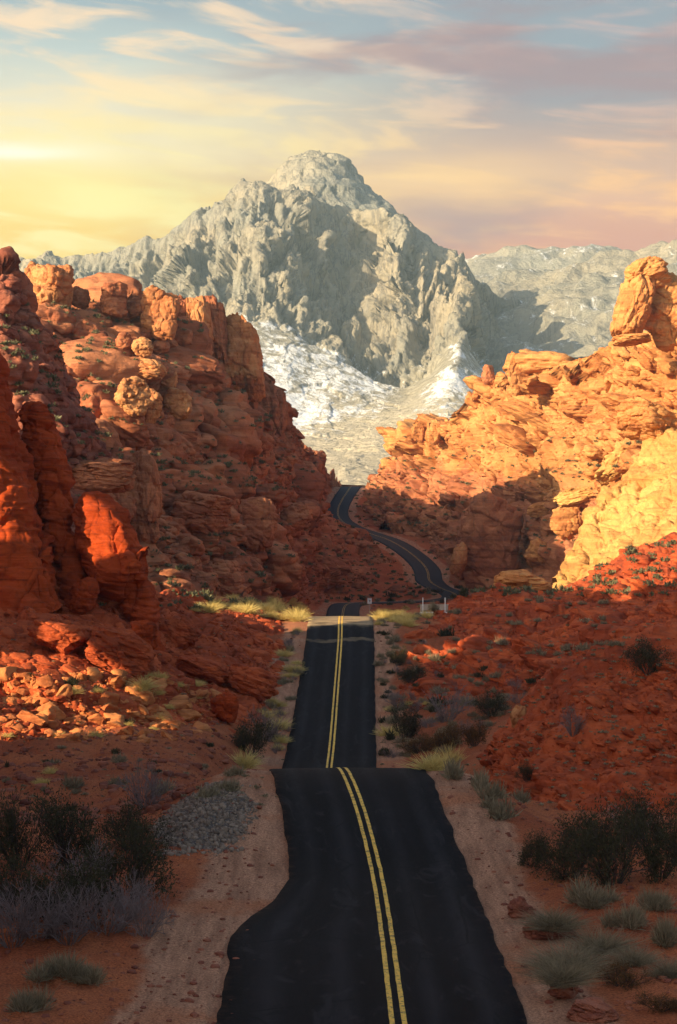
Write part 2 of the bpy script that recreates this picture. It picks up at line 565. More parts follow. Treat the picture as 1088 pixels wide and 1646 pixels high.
def mountain_mat():
    m, t = new_mat('grey_limestone')
    g = t.n('ShaderNodeNewGeometry')
    P = g.outputs['Position']
    sp = t.n('ShaderNodeSeparateXYZ'); t.put(sp.inputs[0], P)
    sn = t.n('ShaderNodeSeparateXYZ'); t.put(sn.inputs[0], g.outputs['Normal'])
    big = t.noise(P, 0.004, 5, 0.6, 0.5)
    c = t.mix(t.step(big, 0.35, 0.65), (0.345, 0.295, 0.205), (0.235, 0.23, 0.19))
    st = t.noise(t.mapv(P, (0.012, 0.012, 0.0035)), 1.6, 6, 0.65, 0.6)
    c = t.mix(t.m('MULTIPLY', t.step(st, 0.50, 0.70), 0.55), c, (0.17, 0.16, 0.135))
    fn = t.noise(P, 0.09, 6, 0.7)
    c = t.mix(t.m('MULTIPLY', t.step(fn, 0.52, 0.66), 0.5), c, (0.13, 0.13, 0.11))
    ck = t.noise(t.mapv(P, (0.05, 0.02, 0.008)), 1.0, 5, 0.6, 0.8)
    c = t.mix(t.m('MULTIPLY', t.step(t.m('ABSOLUTE', t.m('SUBTRACT', ck, 0.5)), 0.035, 0.008), 0.6), c, (0.12, 0.11, 0.095))
    # scree below the cliffs, with brush
    z = sp.outputs[2]
    tal = t.n('ShaderNodeAttribute', attribute_name='talus').outputs['Fac']
    low_ = t.m('ADD', t.step(z, 170, 70), 0.0)
    c = t.mix(tal, c, t.mix(t.step(fn, 0.42, 0.60), t.mix(low_, (0.22, 0.20, 0.145), (0.48, 0.41, 0.28)), t.mix(low_, (0.36, 0.33, 0.25), (0.58, 0.50, 0.36))))
    # snow lies on ledges and on the upper scree, broken by brush and stones
    sn1 = t.noise(P, 0.006, 4, 0.6, 0.3)
    sn2 = t.noise(t.mapv(P, (1.0, 0.4, 0.55), (0, 0.35, 0)), 0.075, 6, 0.78, 0.5)
    at = t.n('ShaderNodeAttribute', attribute_name='snow').outputs['Fac']
    s_ = t.m('ADD', t.m('MULTIPLY', t.m('SUBTRACT', sn2, 0.5), 3.6), t.m('ADD', t.m('MULTIPLY', t.m('SUBTRACT', sn1, 0.5), 1.4), at))
    s_ = t.m('ADD', s_, t.m('MULTIPLY', t.m('SUBTRACT', sn.outputs[2], 0.55), 0.7))
    sm = t.m('MULTIPLY', t.step(s_, 0.36, 0.95), 0.94)
    c = t.mix(sm, c, (0.86, 0.87, 0.86))
    h = t.m('ADD', t.m('MULTIPLY', st, 1.0), t.m('MULTIPLY', fn, 0.7))
    finish(t, c, 0.9, h, 0.9, 12.0, 0.1)
    return m


M_MTN = mountain_mat()


def ground_mat():
    m, t = new_mat('desert_ground')
    P = t.n('ShaderNodeNewGeometry').outputs['Position']
    sh = t.n('ShaderNodeAttribute', attribute_name='shoulder').outputs['Fac']
    gv = t.n('ShaderNodeAttribute', attribute_name='gravel').outputs['Fac']
    pale = t.n('ShaderNodeAttribute', attribute_name='pale').outputs['Fac']
    big = t.noise(P, 0.13, 5, 0.6, 0.4)
    c = t.mix(t.step(big, 0.38, 0.62), (0.36, 0.105, 0.040), (0.27, 0.065, 0.024))
    med = t.noise(P, 0.9, 5, 0.65)
    c = t.mix(t.m('MULTIPLY', t.step(med, 0.5, 0.7), 0.5), c, (0.20, 0.060, 0.028))
    shn = t.step(t.m('ADD', sh, t.m('MULTIPLY', t.m('SUBTRACT', med, 0.5), 0.7)), 0.30, 0.70)
    tr = t.noise(t.mapv(P, (2.2, 0.22, 1)), 1.0, 6, 0.7, 0.15)
    shc = t.mix(t.step(tr, 0.36, 0.66), (0.44, 0.215, 0.120), (0.27, 0.125, 0.070))
    shc = t.mix(t.m('MULTIPLY', t.step(big, 0.5, 0.62), 0.8), shc, (0.38, 0.135, 0.060))
    c = t.mix(shn, c, shc)
    vo = t.n('ShaderNodeTexVoronoi')
    t.put(vo.inputs['Vector'], P)
    vo.inputs['Scale'].default_value = 9.0
    peb = t.noise(P, 14.0, 3, 0.7)
    c = t.mix(0.7, c, t.mix(t.step(peb, 0.32, 0.68), (0.22, 0.22, 0.22), (0.80, 0.80, 0.80)), 'OVERLAY')
    gray = t.mix(t.step(vo.outputs['Distance'], 0.1, 0.6), (0.24, 0.185, 0.15), (0.10, 0.078, 0.066))
    c = t.mix(t.step(t.m('ADD', gv, t.m('MULTIPLY', t.m('SUBTRACT', med, 0.5), 0.5)), 0.4, 0.6), c, gray)
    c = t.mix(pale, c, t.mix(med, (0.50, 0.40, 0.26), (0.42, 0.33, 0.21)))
    h = t.m('ADD', t.m('MULTIPLY', med, 1.0), t.m('ADD', t.m('MULTIPLY', tr, 0.5), t.m('MULTIPLY', peb, 0.35)))
    finish(t, c, 0.95, h, 0.8, 0.14, 0.1)
    return m


M_GND = ground_mat()


def asphalt_mat():
    m, t = new_mat('worn_asphalt')
    uv = t.n('ShaderNodeUVMap', uv_map='UVMap').outputs[0]          # metres across, metres along
    P = t.n('ShaderNodeNewGeometry').outputs['Position']
    su = t.n('ShaderNodeSeparateXYZ'); t.put(su.inputs[0], uv)
    ac = t.m('ABSOLUTE', su.outputs[0])
    big = t.noise(t.mapv(uv, (0.55, 0.06, 1)), 1.0, 5, 0.6, 0.6)
    c = t.mix(t.step(big, 0.35, 0.68), (0.0022, 0.0026, 0.0046), (0.0064, 0.0066, 0.0095))
    # polished, paler wheel tracks
    tr = t.m('SUBTRACT', 1.0, t.m('MULTIPLY', t.m('ABSOLUTE', t.m('SUBTRACT', t.m('ABSOLUTE', t.m('SUBTRACT', ac, 1.8)), 0.75)), 2.4), clamp=True)
    c = t.mix(t.m('MULTIPLY', tr, t.m('MULTIPLY', big, 0.75)), c, (0.030, 0.029, 0.034))
    fine = t.noise(P, 16.0, 4, 0.75)
    c = t.mix(0.55, c, t.mix(fine, (0.2, 0.2, 0.2), (0.8, 0.8, 0.8)), 'OVERLAY')
    # dust blown in from the edges
    ed = t.m('ADD', t.m('MULTIPLY', t.m('SUBTRACT', ac, 2.9), 0.9), t.m('MULTIPLY', t.m('SUBTRACT', t.noise(P, 1.6, 5, 0.7), 0.5), 1.4))
    c = t.mix(t.m('MULTIPLY', t.step(ed, 0.35, 0.95), 0.55), c, (0.12, 0.066, 0.042))
    # sealed cracks
    ck = t.n('ShaderNodeTexVoronoi', feature='DISTANCE_TO_EDGE')
    t.put(ck.inputs['Vector'], t.mapv(uv, (0.35, 0.13, 1)))
    ck.inputs['Scale'].default_value = 1.0
    c = t.mix(t.m('MULTIPLY', t.step(ck.outputs['Distance'], 0.012, 0.004), 0.7), c, (0.004, 0.004, 0.005))
    bl = t.noise(t.mapv(uv, (0.9, 0.22, 1)), 1.0, 6, 0.7, 1.2)
    c = t.mix(t.m('MULTIPLY', t.step(bl, 0.54, 0.66), 0.6), c, (0.026, 0.025, 0.029))
    c = t.mix(t.m('MULTIPLY', t.step(bl, 0.42, 0.34), 0.7), c, (0.004, 0.0045, 0.006))
    # older, greyer surface far up the valley; sunlit strip on the second rise painted in sand colour
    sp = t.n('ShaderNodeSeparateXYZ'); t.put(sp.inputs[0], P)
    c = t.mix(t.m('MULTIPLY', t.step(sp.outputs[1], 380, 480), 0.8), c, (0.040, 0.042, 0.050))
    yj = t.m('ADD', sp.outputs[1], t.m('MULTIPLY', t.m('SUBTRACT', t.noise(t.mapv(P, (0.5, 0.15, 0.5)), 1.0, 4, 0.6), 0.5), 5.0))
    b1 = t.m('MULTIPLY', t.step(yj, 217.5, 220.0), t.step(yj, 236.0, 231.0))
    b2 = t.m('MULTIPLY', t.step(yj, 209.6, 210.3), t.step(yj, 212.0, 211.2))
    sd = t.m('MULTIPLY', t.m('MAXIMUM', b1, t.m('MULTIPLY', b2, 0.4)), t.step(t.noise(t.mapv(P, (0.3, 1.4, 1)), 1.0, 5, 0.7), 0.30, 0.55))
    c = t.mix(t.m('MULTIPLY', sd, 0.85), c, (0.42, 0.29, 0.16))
    finish(t, c, t.m('ADD', 0.55, t.m('MULTIPLY', fine, 0.25)), fine, 0.5, 0.03, 0.03)
    return m


def paint_mat():
    m, t = new_mat('worn_yellow_paint')
    P = t.n('ShaderNodeNewGeometry').outputs['Position']
    n = t.noise(P, 3.5, 6, 0.75)
    n2 = t.noise(P, 22.0, 3, 0.7)
    c = t.mix(n, (0.95, 0.56, 0.055), (0.78, 0.42, 0.045))
    c = t.mix(t.m('MULTIPLY', t.step(t.m('ADD', n, t.m('MULTIPLY', n2, 0.6)), 0.80, 0.94), 0.9), c, (0.05, 0.035, 0.02))
    finish(t, c, 0.6, n2, 0.3, 0.01, 0.3)
    return m


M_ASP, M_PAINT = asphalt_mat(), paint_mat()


def plant_mat(name, c1, c2, transl=0.25):
    m, t = new_mat(name)
    at = t.n('ShaderNodeAttribute', attribute_name='tone').outputs['Fac']
    oi = t.n('ShaderNodeObjectInfo').outputs['Random']
    c = t.mix(t.m('ADD', t.m('MULTIPLY', at, 0.75), t.m('MULTIPLY', oi, 0.25)), c1, c2)
    p = t.n('ShaderNodeBsdfPrincipled')
    t.put(p.inputs['Base Color'], c)
    p.inputs['Roughness'].default_value = 0.8
    p.inputs['Specular IOR Level'].default_value = 0.15
    tr = t.n('ShaderNodeBsdfTranslucent')
    t.put(tr.inputs[0], c)
    mx = t.n('ShaderNodeMixShader')
    mx.inputs[0].default_value = transl
    t.t.links.new(p.outputs[0], mx.inputs[1])
    t.t.links.new(tr.outputs[0], mx.inputs[2])
    t.t.links.new(mx.outputs[0], t.n('ShaderNodeOutputMaterial').inputs[0])
    return m


M_SAGE = plant_mat('sage_leaf', (0.15, 0.115, 0.064), (0.37, 0.29, 0.175))
M_SCRUB = plant_mat('scrub_leaf', (0.085, 0.085, 0.040), (0.20, 0.185, 0.100))
M_OLIVE = plant_mat('creosote_leaf', (0.030, 0.030, 0.014), (0.085, 0.072, 0.034))
M_RUST = plant_mat('rust_leaf', (0.09, 0.042, 0.014), (0.17, 0.085, 0.028))
M_STRAW = plant_mat('straw', (0.50, 0.36, 0.10), (0.78, 0.62, 0.24), 0.3)
M_TWIG = plant_mat('bare_twig', (0.13, 0.092, 0.085), (0.30, 0.22, 0.20), 0.0)
M_BARK = plant_mat('dark_bark', (0.030, 0.022, 0.018), (0.075, 0.055, 0.045), 0.0)

exec_marks = []
def mark(s): print('[%.1fs] %s' % (time.time() - T0, s))

# ------------------------------------------------------------------ road line
ROAD = []      # x, y, z of the centre line
for X, Y, Z in [(1.9, 10, 0.1), (1.7, 35, 0.0), (1.6, 55, 0.0), (1.57, 68, -0.1), (1.42, 78, 0.1), (0.95, 87, 1.0), (0.35, 95, 1.6), (0.0, 102, 0.9), (-0.35, 112, -1.5),
                (-0.6, 122, -3.6), (-0.8, 135, -5.2), (-0.75, 149, -5.45), (-0.5, 165, -4.6), (-0.17, 189, -2.2), (0.15, 210, 0.5), (0.2, 220, 1.75), (0.25, 228, 2.0), (0.3, 238, 1.4),
                (0.4, 262, -2.0), (0.5, 300, -7.5), (0.55, 350, -11.0), (0.65, 395, -10.4), (0.8, 428, -8.4)]:
    ROAD.append((X, Y, Z))
for p in [(557, 972, 470), (585, 969, 487), (640, 967.5, 496), (700, 965, 500), (732, 960, 505), (728, 953, 511), (705, 944, 517), (690, 933, 523), (688, 921, 531),
          (680, 907, 541), (657, 887, 557), (627, 869, 578), (597, 858.5, 605), (567, 848, 640), (547, 835, 668), (543, 820, 690), (550, 803, 708), (560, 788, 724),
          (563, 783.5, 738), (566, 782, 752), (568, 787, 775), (570, 800, 820)]:
    ROAD.append(tuple(px(*p)))
ROAD = np.array(ROAD)


def smooth_line(P, step):
    out = []
    n = len(P)
    for i in range(n - 1):
        p0, p1, p2, p3 = P[max(i - 1, 0)], P[i], P[i + 1], P[min(i + 2, n - 1)]
        L = np.linalg.norm(p2 - p1)
        for j in range(max(2, int(L / step))):
            w = j / max(2, int(L / step))
            out.append(0.5 * ((2 * p1) + (-p0 + p2) * w + (2*p0 - 5*p1 + 4*p2 - p3) * w**2 + (-p0 + 3*p1 - 3*p2 + p3) * w**3))
    out.append(P[-1])
    return np.array(out)


RL = smooth_line(ROAD, 1.0)
for _ in range(3):
    RL[1:-1] = (RL[:-2] + RL[1:-1] * 2 + RL[2:]) / 4

# ------------------------------------------------------------------ ground
CT = [px(*p) for p in [
    (0, 1320, 104), (100, 1250, 118), (0, 1215, 135), (300, 1225, 122), (350, 1200, 142), (440, 1250, 95.5), (400, 1262, 97), (330, 1300, 92),
    (440, 1190, 156), (430, 1080, 192), (450, 1002, 222), (400, 966, 238), (300, 960, 244), (480, 1010, 219),
    (800, 1290, 100), (700, 1250, 95.5), (760, 1262, 98), (690, 1236, 141), (640, 1232, 148), (740, 1222, 138), (620, 1100, 188), (700, 1110, 185), (780, 1160, 166),
    (640, 1020, 216), (700, 987, 238), (600, 993, 228), (660, 976, 243), (850, 1320, 92), (1000, 1330, 92),
    (480, 972, 425), (400, 975, 380), (620, 970, 482), (760, 962, 492), (800, 945, 478), (520, 974, 452),
    (720, 925, 530), (520, 815, 690), (590, 800, 720), (600, 790, 780), (520, 800, 780),
]]
CT += [np.array(p) for p in [(-14, 40, 0.6), (-14, 60, 0.5), (-13, 75, 0.5), (-20, 90, 0.6), (14, 40, 0.3), (12, 60, 0.2), (14, 75, 0.2), (20, 80, 0.4), (-30, 40, 2), (30, 40, 1.5),
                             (-12, 270, -4), (15, 270, -4), (-15, 330, -9), (18, 340, -9), (-60, 300, -3), (60, 300, 2), (-60, 150, 0), (50, 150, 0), (-80, 60, 4), (70, 60, 3),
                             (-80, 500, 5), (90, 500, 5), (-100, 750, 20), (100, 750, 22), (0, 900, 16), (-120, 900, 18), (120, 900, 18), (0, 0, 0.2), (-60, -60, 2), (60, -60, 2)]]
CT += [np.array(p) for p in ROAD[::2]]
CT = np.array(CT)


def tps(A, B):
    r2 = (A[:, None, 0] - B[None, :, 0]) ** 2 + (A[:, None, 1] - B[None, :, 1]) ** 2
    return r2 * np.log(r2 + 1e-6) * 0.5


_sc = np.array([1 / 60.0, 1 / 100.0])
_C = CT[:, :2] * _sc
_n = len(_C)
_A = np.zeros((_n + 3, _n + 3))
_A[:_n, :_n] = tps(_C, _C) + np.eye(_n) * 0.002
_A[:_n, _n] = 1
_A[:_n, _n + 1:] = _C
_A[_n:, :_n] = _A[:_n, _n:].T
_w = np.linalg.solve(_A, np.concatenate([CT[:, 2], [0, 0, 0]]))


def base_height(XY):
    out = np.zeros(len(XY))
    for i in range(0, len(XY), 40000):
        q = XY[i:i + 40000].copy()
        q[:, 0] = np.clip(q[:, 0], -110, 110)
        q[:, 1] = np.clip(q[:, 1], -60, 900)
        q = q * _sc
        out[i:i + 40000] = tps(q, _C) @ _w[:_n] + _w[_n] + q @ _w[_n + 1:]
    return out


RLF = smooth_line(RL, 0.3)


def road_dist(XY):
    D = np.full(len(XY), 99.0)
    Zr = np.zeros(len(XY))
    sel = np.where((np.abs(XY[:, 0]) < 45) & (XY[:, 1] < 840) & (XY[:, 1] > 5))[0]
    for i in range(0, len(sel), 6000):
        s = sel[i:i + 6000]
        dd = (XY[s, None, 0] - RLF[None, :, 0]) ** 2 + (XY[s, None, 1] - RLF[None, :, 1]) ** 2
        j = dd.argmin(1)
        D[s] = np.sqrt(dd[np.arange(len(s)), j])
        Zr[s] = RLF[j, 2]
    return D, Zr


def sstep(x, a_, b_):
    w = np.clip((x - a_) / (b_ - a_), 0, 1)
    return w * w * (3 - 2 * w)


nu_ = 460
yy = np.concatenate([np.linspace(-200, 40, 14)[:-1], np.linspace(40, 103, 330)[:-1], np.linspace(103, 250, 260)[:-1], np.linspace(250, 400, 50)[:-1],
                     np.linspace(400, 560, 130)[:-1], np.linspace(560, 780, 90)[:-1], np.geomspace(780, 4600, 24)])
uu = np.linspace(-1, 1, nu_)
wv_ = np.clip(0.19 * np.maximum(yy, 40) + 2, 0, 200)
yy = np.minimum(yy, 4600)
XX = wv_[:, None] * (uu[None, :] + np.sign(uu)[None, :] * 60 * np.clip(np.abs(uu[None, :]) - 0.93, 0, 1) ** 1.2 * 10)
YY = np.repeat(yy[:, None], nu_, 1)
XY = np.stack([XX.ravel(), YY.ravel()], 1)
zb = base_height(XY)
far = sstep(XY[:, 1], 820, 1300)
zb = zb * (1 - far) + far * (20 + 0 * zb)
D, Zr = road_dist(XY)
P3 = np.stack([XY[:, 0], XY[:, 1], np.zeros(len(XY))], 1)
amp = sstep(D, 3.5, 14)
zb = zb + amp * (0.55 * fbm(P3 / 9.0, 4, 3) + 0.22 * fbm(P3 / 1.7, 4, 9)) + (0.03 + 0.06 * sstep(D, 4, 7)) * fbm(P3 / np.array([0.7, 1.6, 1]), 3, 21)
wr = sstep(D, 4.2, 9.5)
zb = (Zr - 0.05 - 0.10 * sstep(D, 4.6, 3.2) - 0.12 * sstep(XY[:, 1], 240, 400) - 0.06 * ((XY[:, 0] < 0) & (XY[:, 1] < 76) & (D < 5.2))) * (1 - wr) + zb * wr
# gravel heap beside the road on the left
gx, gy = px(325, 1335, 86)[:2]
gd = np.hypot((XY[:, 0] - gx) / 1.9, (XY[:, 1] - gy) / 6.0) + 0.28 * fbm(P3 / 1.6, 3, 33)
zb += 0.55 * np.exp(-gd ** 2 * 1.3) * (1 + 0.35 * perlin(P3 / 0.5, 5))
gravel = sstep(gd, 1.25, 0.75)
shw = 4.2 + 1.6 * perlin(np.stack([XY[:, 0] * 0.02, XY[:, 1] / 14.0, 0 * zb], 1), 4) + 1.6 * sstep(XY[:, 1], 100, 60) * (XY[:, 0] < 0)
shoulder = sstep(D, shw + 3.0, shw + 0.5)
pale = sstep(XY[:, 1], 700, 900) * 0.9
GV = np.stack([XY[:, 0], XY[:, 1], zb], 1)
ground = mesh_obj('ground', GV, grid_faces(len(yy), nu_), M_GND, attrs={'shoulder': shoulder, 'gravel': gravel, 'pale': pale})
tag(ground, kind='structure')
mark('ground')

# ------------------------------------------------------------------ road and its centre lines
RS = smooth_line(RL[4:], 0.35 * 1.0)[::1]
keep = [0]
acc = 0.0
for i in range(1, len(RS)):
    acc += np.linalg.norm(RS[i] - RS[i - 1])
    if acc > (0.30 if RS[i, 1] < 110 else 0.6):
        keep.append(i); acc = 0
RS = RS[keep]
tan = np.gradient(RS, axis=0)
tan[:, 2] = 0
tan /= np.linalg.norm(tan, axis=1)[:, None]
nrm = np.stack([tan[:, 1], -tan[:, 0], np.zeros(len(tan))], 1)          # to the right of travel
along = np.concatenate([[0], np.cumsum(np.linalg.norm(np.diff(RS, axis=0), axis=1))])
Pn = np.stack([along / 2.2, np.zeros_like(along), np.zeros_like(along)], 1)
hwL = np.interp(RS[:, 1], [0, 60, 67, 70, 73, 77, 82, 95, 110], [5.0, 4.9, 5.1, 4.6, 3.8, 3.25, 3.3, 3.35, 3.5]) + 0.10 * fbm(Pn, 2, 1) + 0.05 * fbm(Pn * 0.4, 2, 8) + 0.09 * fbm(Pn * 0.8 + 5, 3, 14) * (RS[:, 1] < 92)
hwR = 3.5 + 0.10 * fbm(Pn + 9, 2, 2) + 0.06 * fbm(Pn * 0.4, 2, 6) + 0.08 * fbm(Pn * 0.8 + 8, 3, 15) * (RS[:, 1] < 92) + 0.35 * np.exp(-((RS[:, 1] - 95) / 6) ** 2)
cols = np.linspace(0, 1, 15)
rv, ruv = [], []
for c in [-0.02] + list(cols) + [1.02]:
    cc = min(max(c, 0), 1)
    off = -hwL + (hwL + hwR) * cc
    p = RS + nrm * off[:, None]
    p[:, 2] += 0.03 - 0.012 * np.abs(off) - (0.34 if c != cc else 0)
    p += nrm * (0.03 * np.sign(c - cc))
    rv.append(p)
    ruv.append(np.stack([np.where(off < 0, off / hwL, off / hwR) * 3.5, along], 1))
rv = np.stack(rv, 1).reshape(-1, 3)
ruv = np.stack(ruv, 1).reshape(-1, 2)
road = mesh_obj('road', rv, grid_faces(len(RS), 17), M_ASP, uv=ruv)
tag(road, kind='structure')
for s in (-1, 1):
    jit = 0.018 * fbm(Pn * 1.5 + 3 * s, 2, 5 + s)
    lv = []
    for o_ in (-0.075, 0.075):
        rag = 0.012 * fbm(Pn * 3 + o_ * 100, 1, 3)
        off = s * 0.165 + o_ * (0.95 + 0.10 * (RS[:, 1] > 120) - 0.6 * (RS[:, 1] > 380)) + jit + rag
        p = RS + nrm * off[:, None]
        p[:, 2] += 0.036 - 0.012 * np.abs(off)
        lv.append(p)
    mesh_obj('centre_line', np.stack(lv, 1).reshape(-1, 3), grid_faces(len(RS), 2), M_PAINT, road)
mark('road')

# ------------------------------------------------------------------ hills
BIG = ('block', 15.0, 3.4, (1.0, 1.0, 0.8), (0.15, 0.25, 0.3))


def hill(name, rows, nu, nv, mat, specs, seed, back=((25, 12), (70, 60)), attrs=None, smooth=True, rocks=None, dmask=None, cut=False):
    V, Q, sh = loft(rows, nu, nv, back)
    V, tone = rockify(V, Q, specs, seed, dmask(V, sh) if dmask else None)
    at = {'tone': tone}
    if attrs:
        at.update(attrs(V, sh))
    if rocks:
        RV, RQ, RT = scatter_rocks(V, sh, normals(V, Q), rocks, seed + 5, cut=cut)
        Q = np.concatenate([Q, RQ + len(V)])
        V = np.concatenate([V, RV])
        at = {'tone': np.concatenate([tone, RT])}
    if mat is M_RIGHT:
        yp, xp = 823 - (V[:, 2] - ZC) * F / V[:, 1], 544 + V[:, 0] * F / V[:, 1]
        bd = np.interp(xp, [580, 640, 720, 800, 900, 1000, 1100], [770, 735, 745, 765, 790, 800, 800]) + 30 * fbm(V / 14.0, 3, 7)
        at['zone'] = sstep(yp, bd + 22, bd - 22)  # shade line put into the rock colour: pinker below, golden above
    if cut:
        V = clear_road(V)
    o = mesh_obj(name, V, Q, mat, attrs=at, smooth=smooth)
    tag(o, kind='structure')
    mark('%s %d' % (name, len(V)))
    return o


# mountain and far ranges
def mtn_attr(V, sh):
    nv, nu = sh
    v = np.repeat(np.arange(nv)[:, None], nu, 1).ravel()
    yp = 823 - (V[:, 2] - ZC) * F / V[:, 1]
    xp = 544 + V[:, 0] * F / V[:, 1]
    lim = np.interp(xp, [0, 300, 400, 470, 540, 600, 650, 690, 740, 790, 900], [560, 520, 505, 520, 560, 590, 600, 580, 535, 590, 640])
    tal = sstep(yp, lim - 12, lim + 18)
    low = np.interp(xp, [0, 400, 480, 560, 640, 700, 780, 900], [640, 640, 680, 650, 625, 650, 650, 640])
    snow = -0.70 + 1.10 * sstep(yp, lim - 25, lim + 14) * sstep(yp, low + 110, low - 40)
    snow -= 0.5 * sstep(yp, 690, 745)
    # a bare rib between the two snow fields
    rib = np.abs(xp - np.interp(yp, [560, 660, 720], [720, 640, 560]))
    snow -= 0.5 * np.exp(-(rib / 16.0) ** 2) * sstep(yp, 560, 590)
    snow += 0.72 * sstep(xp, 765, 840) * sstep(yp, 450, 475)
    snow += 0.05
    return {'talus': tal, 'snow': snow}


def mtn_mask(V, sh):
    nv, nu = sh
    v = np.repeat(np.arange(nv)[:, None], nu, 1).ravel() / nv
    return (1 - 0.93 * mtn_attr(V, sh)['talus']) * (1 - 0.75 * np.exp(-((v - 0.86) / 0.035) ** 2))


MT = [[(-200, 800, 1150), (100, 800, 1130), (400, 800, 1120), (560, 800, 1100), (700, 800, 1120), (1250, 800, 1200)],
      [(-200, 760, 1500), (100, 752, 1450), (400, 742, 1420), (560, 745, 1400), (700, 745, 1450), (1250, 750, 1500)],
      [(-200, 690, 2050), (0, 680, 2000), (300, 655, 1970), (400, 645, 1960), (480, 680, 1900), (560, 690, 1850), (640, 672, 1870), (720, 640, 1940), (800, 645, 2000), (1250, 650, 2150)],
      [(-200, 560, 2500), (0, 540, 2480), (150, 520, 2450), (300, 512, 2400), (400, 505, 2330), (470, 525, 2310), (540, 562, 2290), (600, 590, 2260), (650, 600, 2240), (690, 580, 2230), (740, 535, 2230), (790, 580, 2330), (900, 590, 2400), (1250, 560, 2500)],
      [(-200, 480, 2750), (0, 465, 2720), (100, 455, 2690), (200, 445, 2660), (255, 442, 2630), (290, 432, 2500), (360, 425, 2460), (420, 415, 2430), (465, 415, 2460), (505, 430, 2535), (545, 440, 2550), (580, 440, 2520), (605, 430, 2450), (640, 440, 2400), (690, 460, 2380), (730, 475, 2370), (770, 500, 2450), (820, 515, 2560), (900, 525, 2640), (985, 525, 2700), (1250, 500, 2750)],
      [(-200, 425, 2950), (0, 411, 2880), (60, 407, 2850), (120, 398, 2830), (200, 385, 2800), (232, 371, 2780), (278, 372, 2760), (300, 345, 2730), (335, 327, 2700), (375, 314, 2680), (395, 300, 2660), (430, 293, 2650), (480, 304, 2660), (520, 318, 2690), (560, 332, 2740), (585, 330, 2700), (610, 322, 2660), (628, 325, 2640), (650, 340, 2640), (680, 362, 2640), (700, 385, 2640), (740, 415, 2650), (775, 440, 2670), (800, 452, 2710), (850, 476, 2760), (900, 486, 2800), (985, 482, 2850), (1250, 440, 2900)]]
hill('mountain', MT, 860, 640, M_MTN,
     [('ridge', (190, 900, 1100), 46, 2), ('ridge', (80, 340, 520), 32, 3), ('block', 75, 15, (0.6, 1.2, 3.0), (0.05, 0.12, 0), 1.4, 0.4, 0.0), ('ridge', (30, 120, 150), 10, 3), ('block', 30, 6, (0.6, 1.2, 3.6), (0.1, 0.12, 0), 1.6, 0.5, 0.0), ('block', 12, 3.4, (0.7, 1.2, 2.4), (0.1, 0.12, 0), 1.6, 0.6, 0.0), ('fbm', (5, 5, 8), 1.0, 4)], 5, ((120, 60), (450, 450)), mtn_attr,
     dmask=mtn_mask)
MS = [[(330, 430, 2980), (430, 420, 2960), (520, 420, 2960), (620, 420, 2960), (740, 470, 2980)],
      [(360, 350, 3060), (436, 330, 3040), (500, 310, 3020), (570, 325, 3020), (620, 345, 3040), (720, 420, 3060)],
      [(380, 325, 3200), (425, 294, 3180), (446, 273, 3170), (468, 257, 3165), (490, 249, 3160), (512, 247, 3160), (535, 252, 3160), (555, 262, 3160), (575, 282, 3160), (598, 308, 3150), (625, 324, 3140), (700, 400, 3140)]]
hill('mountain', MS, 260, 150, M_MTN, [('ridge', (140, 250, 360), 7, 4), ('block', 30, 4, (0.9, 1.2, 1.0), (0.1, 0.1, 0), 0.9, 0.4, 0.1), ('strata', 16, 2.5, (0.1, 0.08, 0)), ('fbm', (14, 14, 14), 2.5, 4)], 15, ((80, 30), (500, 500)), lambda V, sh: {'talus': 0 * V[:, 0], 'snow': 0 * V[:, 0] - 0.66})


def range_attr(sn):
    def f(V, sh):
        return {'talus': 0 * V[:, 0] + 0.25, 'snow': 0 * V[:, 0] + sn}
    return f


hill('hills', [[(560, 520, 3440), (850, 520, 3360), (1200, 520, 3360), (1800, 520, 3440)], [(600, 470, 3760), (850, 455, 3680), (1000, 440, 3680), (1800, 430, 3760)],
               [(600, 450, 4320), (745, 420, 4160), (790, 411, 4120), (850, 401, 4080), (900, 395, 4080), (940, 393, 4080), (985, 399, 4080), (1030, 404, 4080), (1100, 400, 4080), (1800, 380, 4080)]],
     300, 120, M_MTN, [('ridge', (500, 500, 400), 36, 4), ('fbm', (70, 70, 60), 14, 4)], 25, ((150, 40), (380, 500)), range_attr(-0.04))
hill('hills', [[(700, 580, 2400), (850, 580, 2384), (1000, 580, 2360), (1800, 570, 2400)], [(730, 500, 2800), (850, 480, 2760), (960, 460, 2720), (1100, 440, 2680), (1800, 430, 2720)],
               [(720, 470, 3200), (800, 452, 3160), (860, 447, 3120), (930, 432, 3080), (985, 410, 3040), (1040, 402, 3000), (1100, 393, 2960), (1800, 360, 2960)]],
     300, 150, M_MTN, [('ridge', (330, 330, 300), 40, 4), ('fbm', (50, 50, 50), 11, 4)], 35, ((150, 40), (500, 500)), range_attr(-0.12))
mark('mountains')

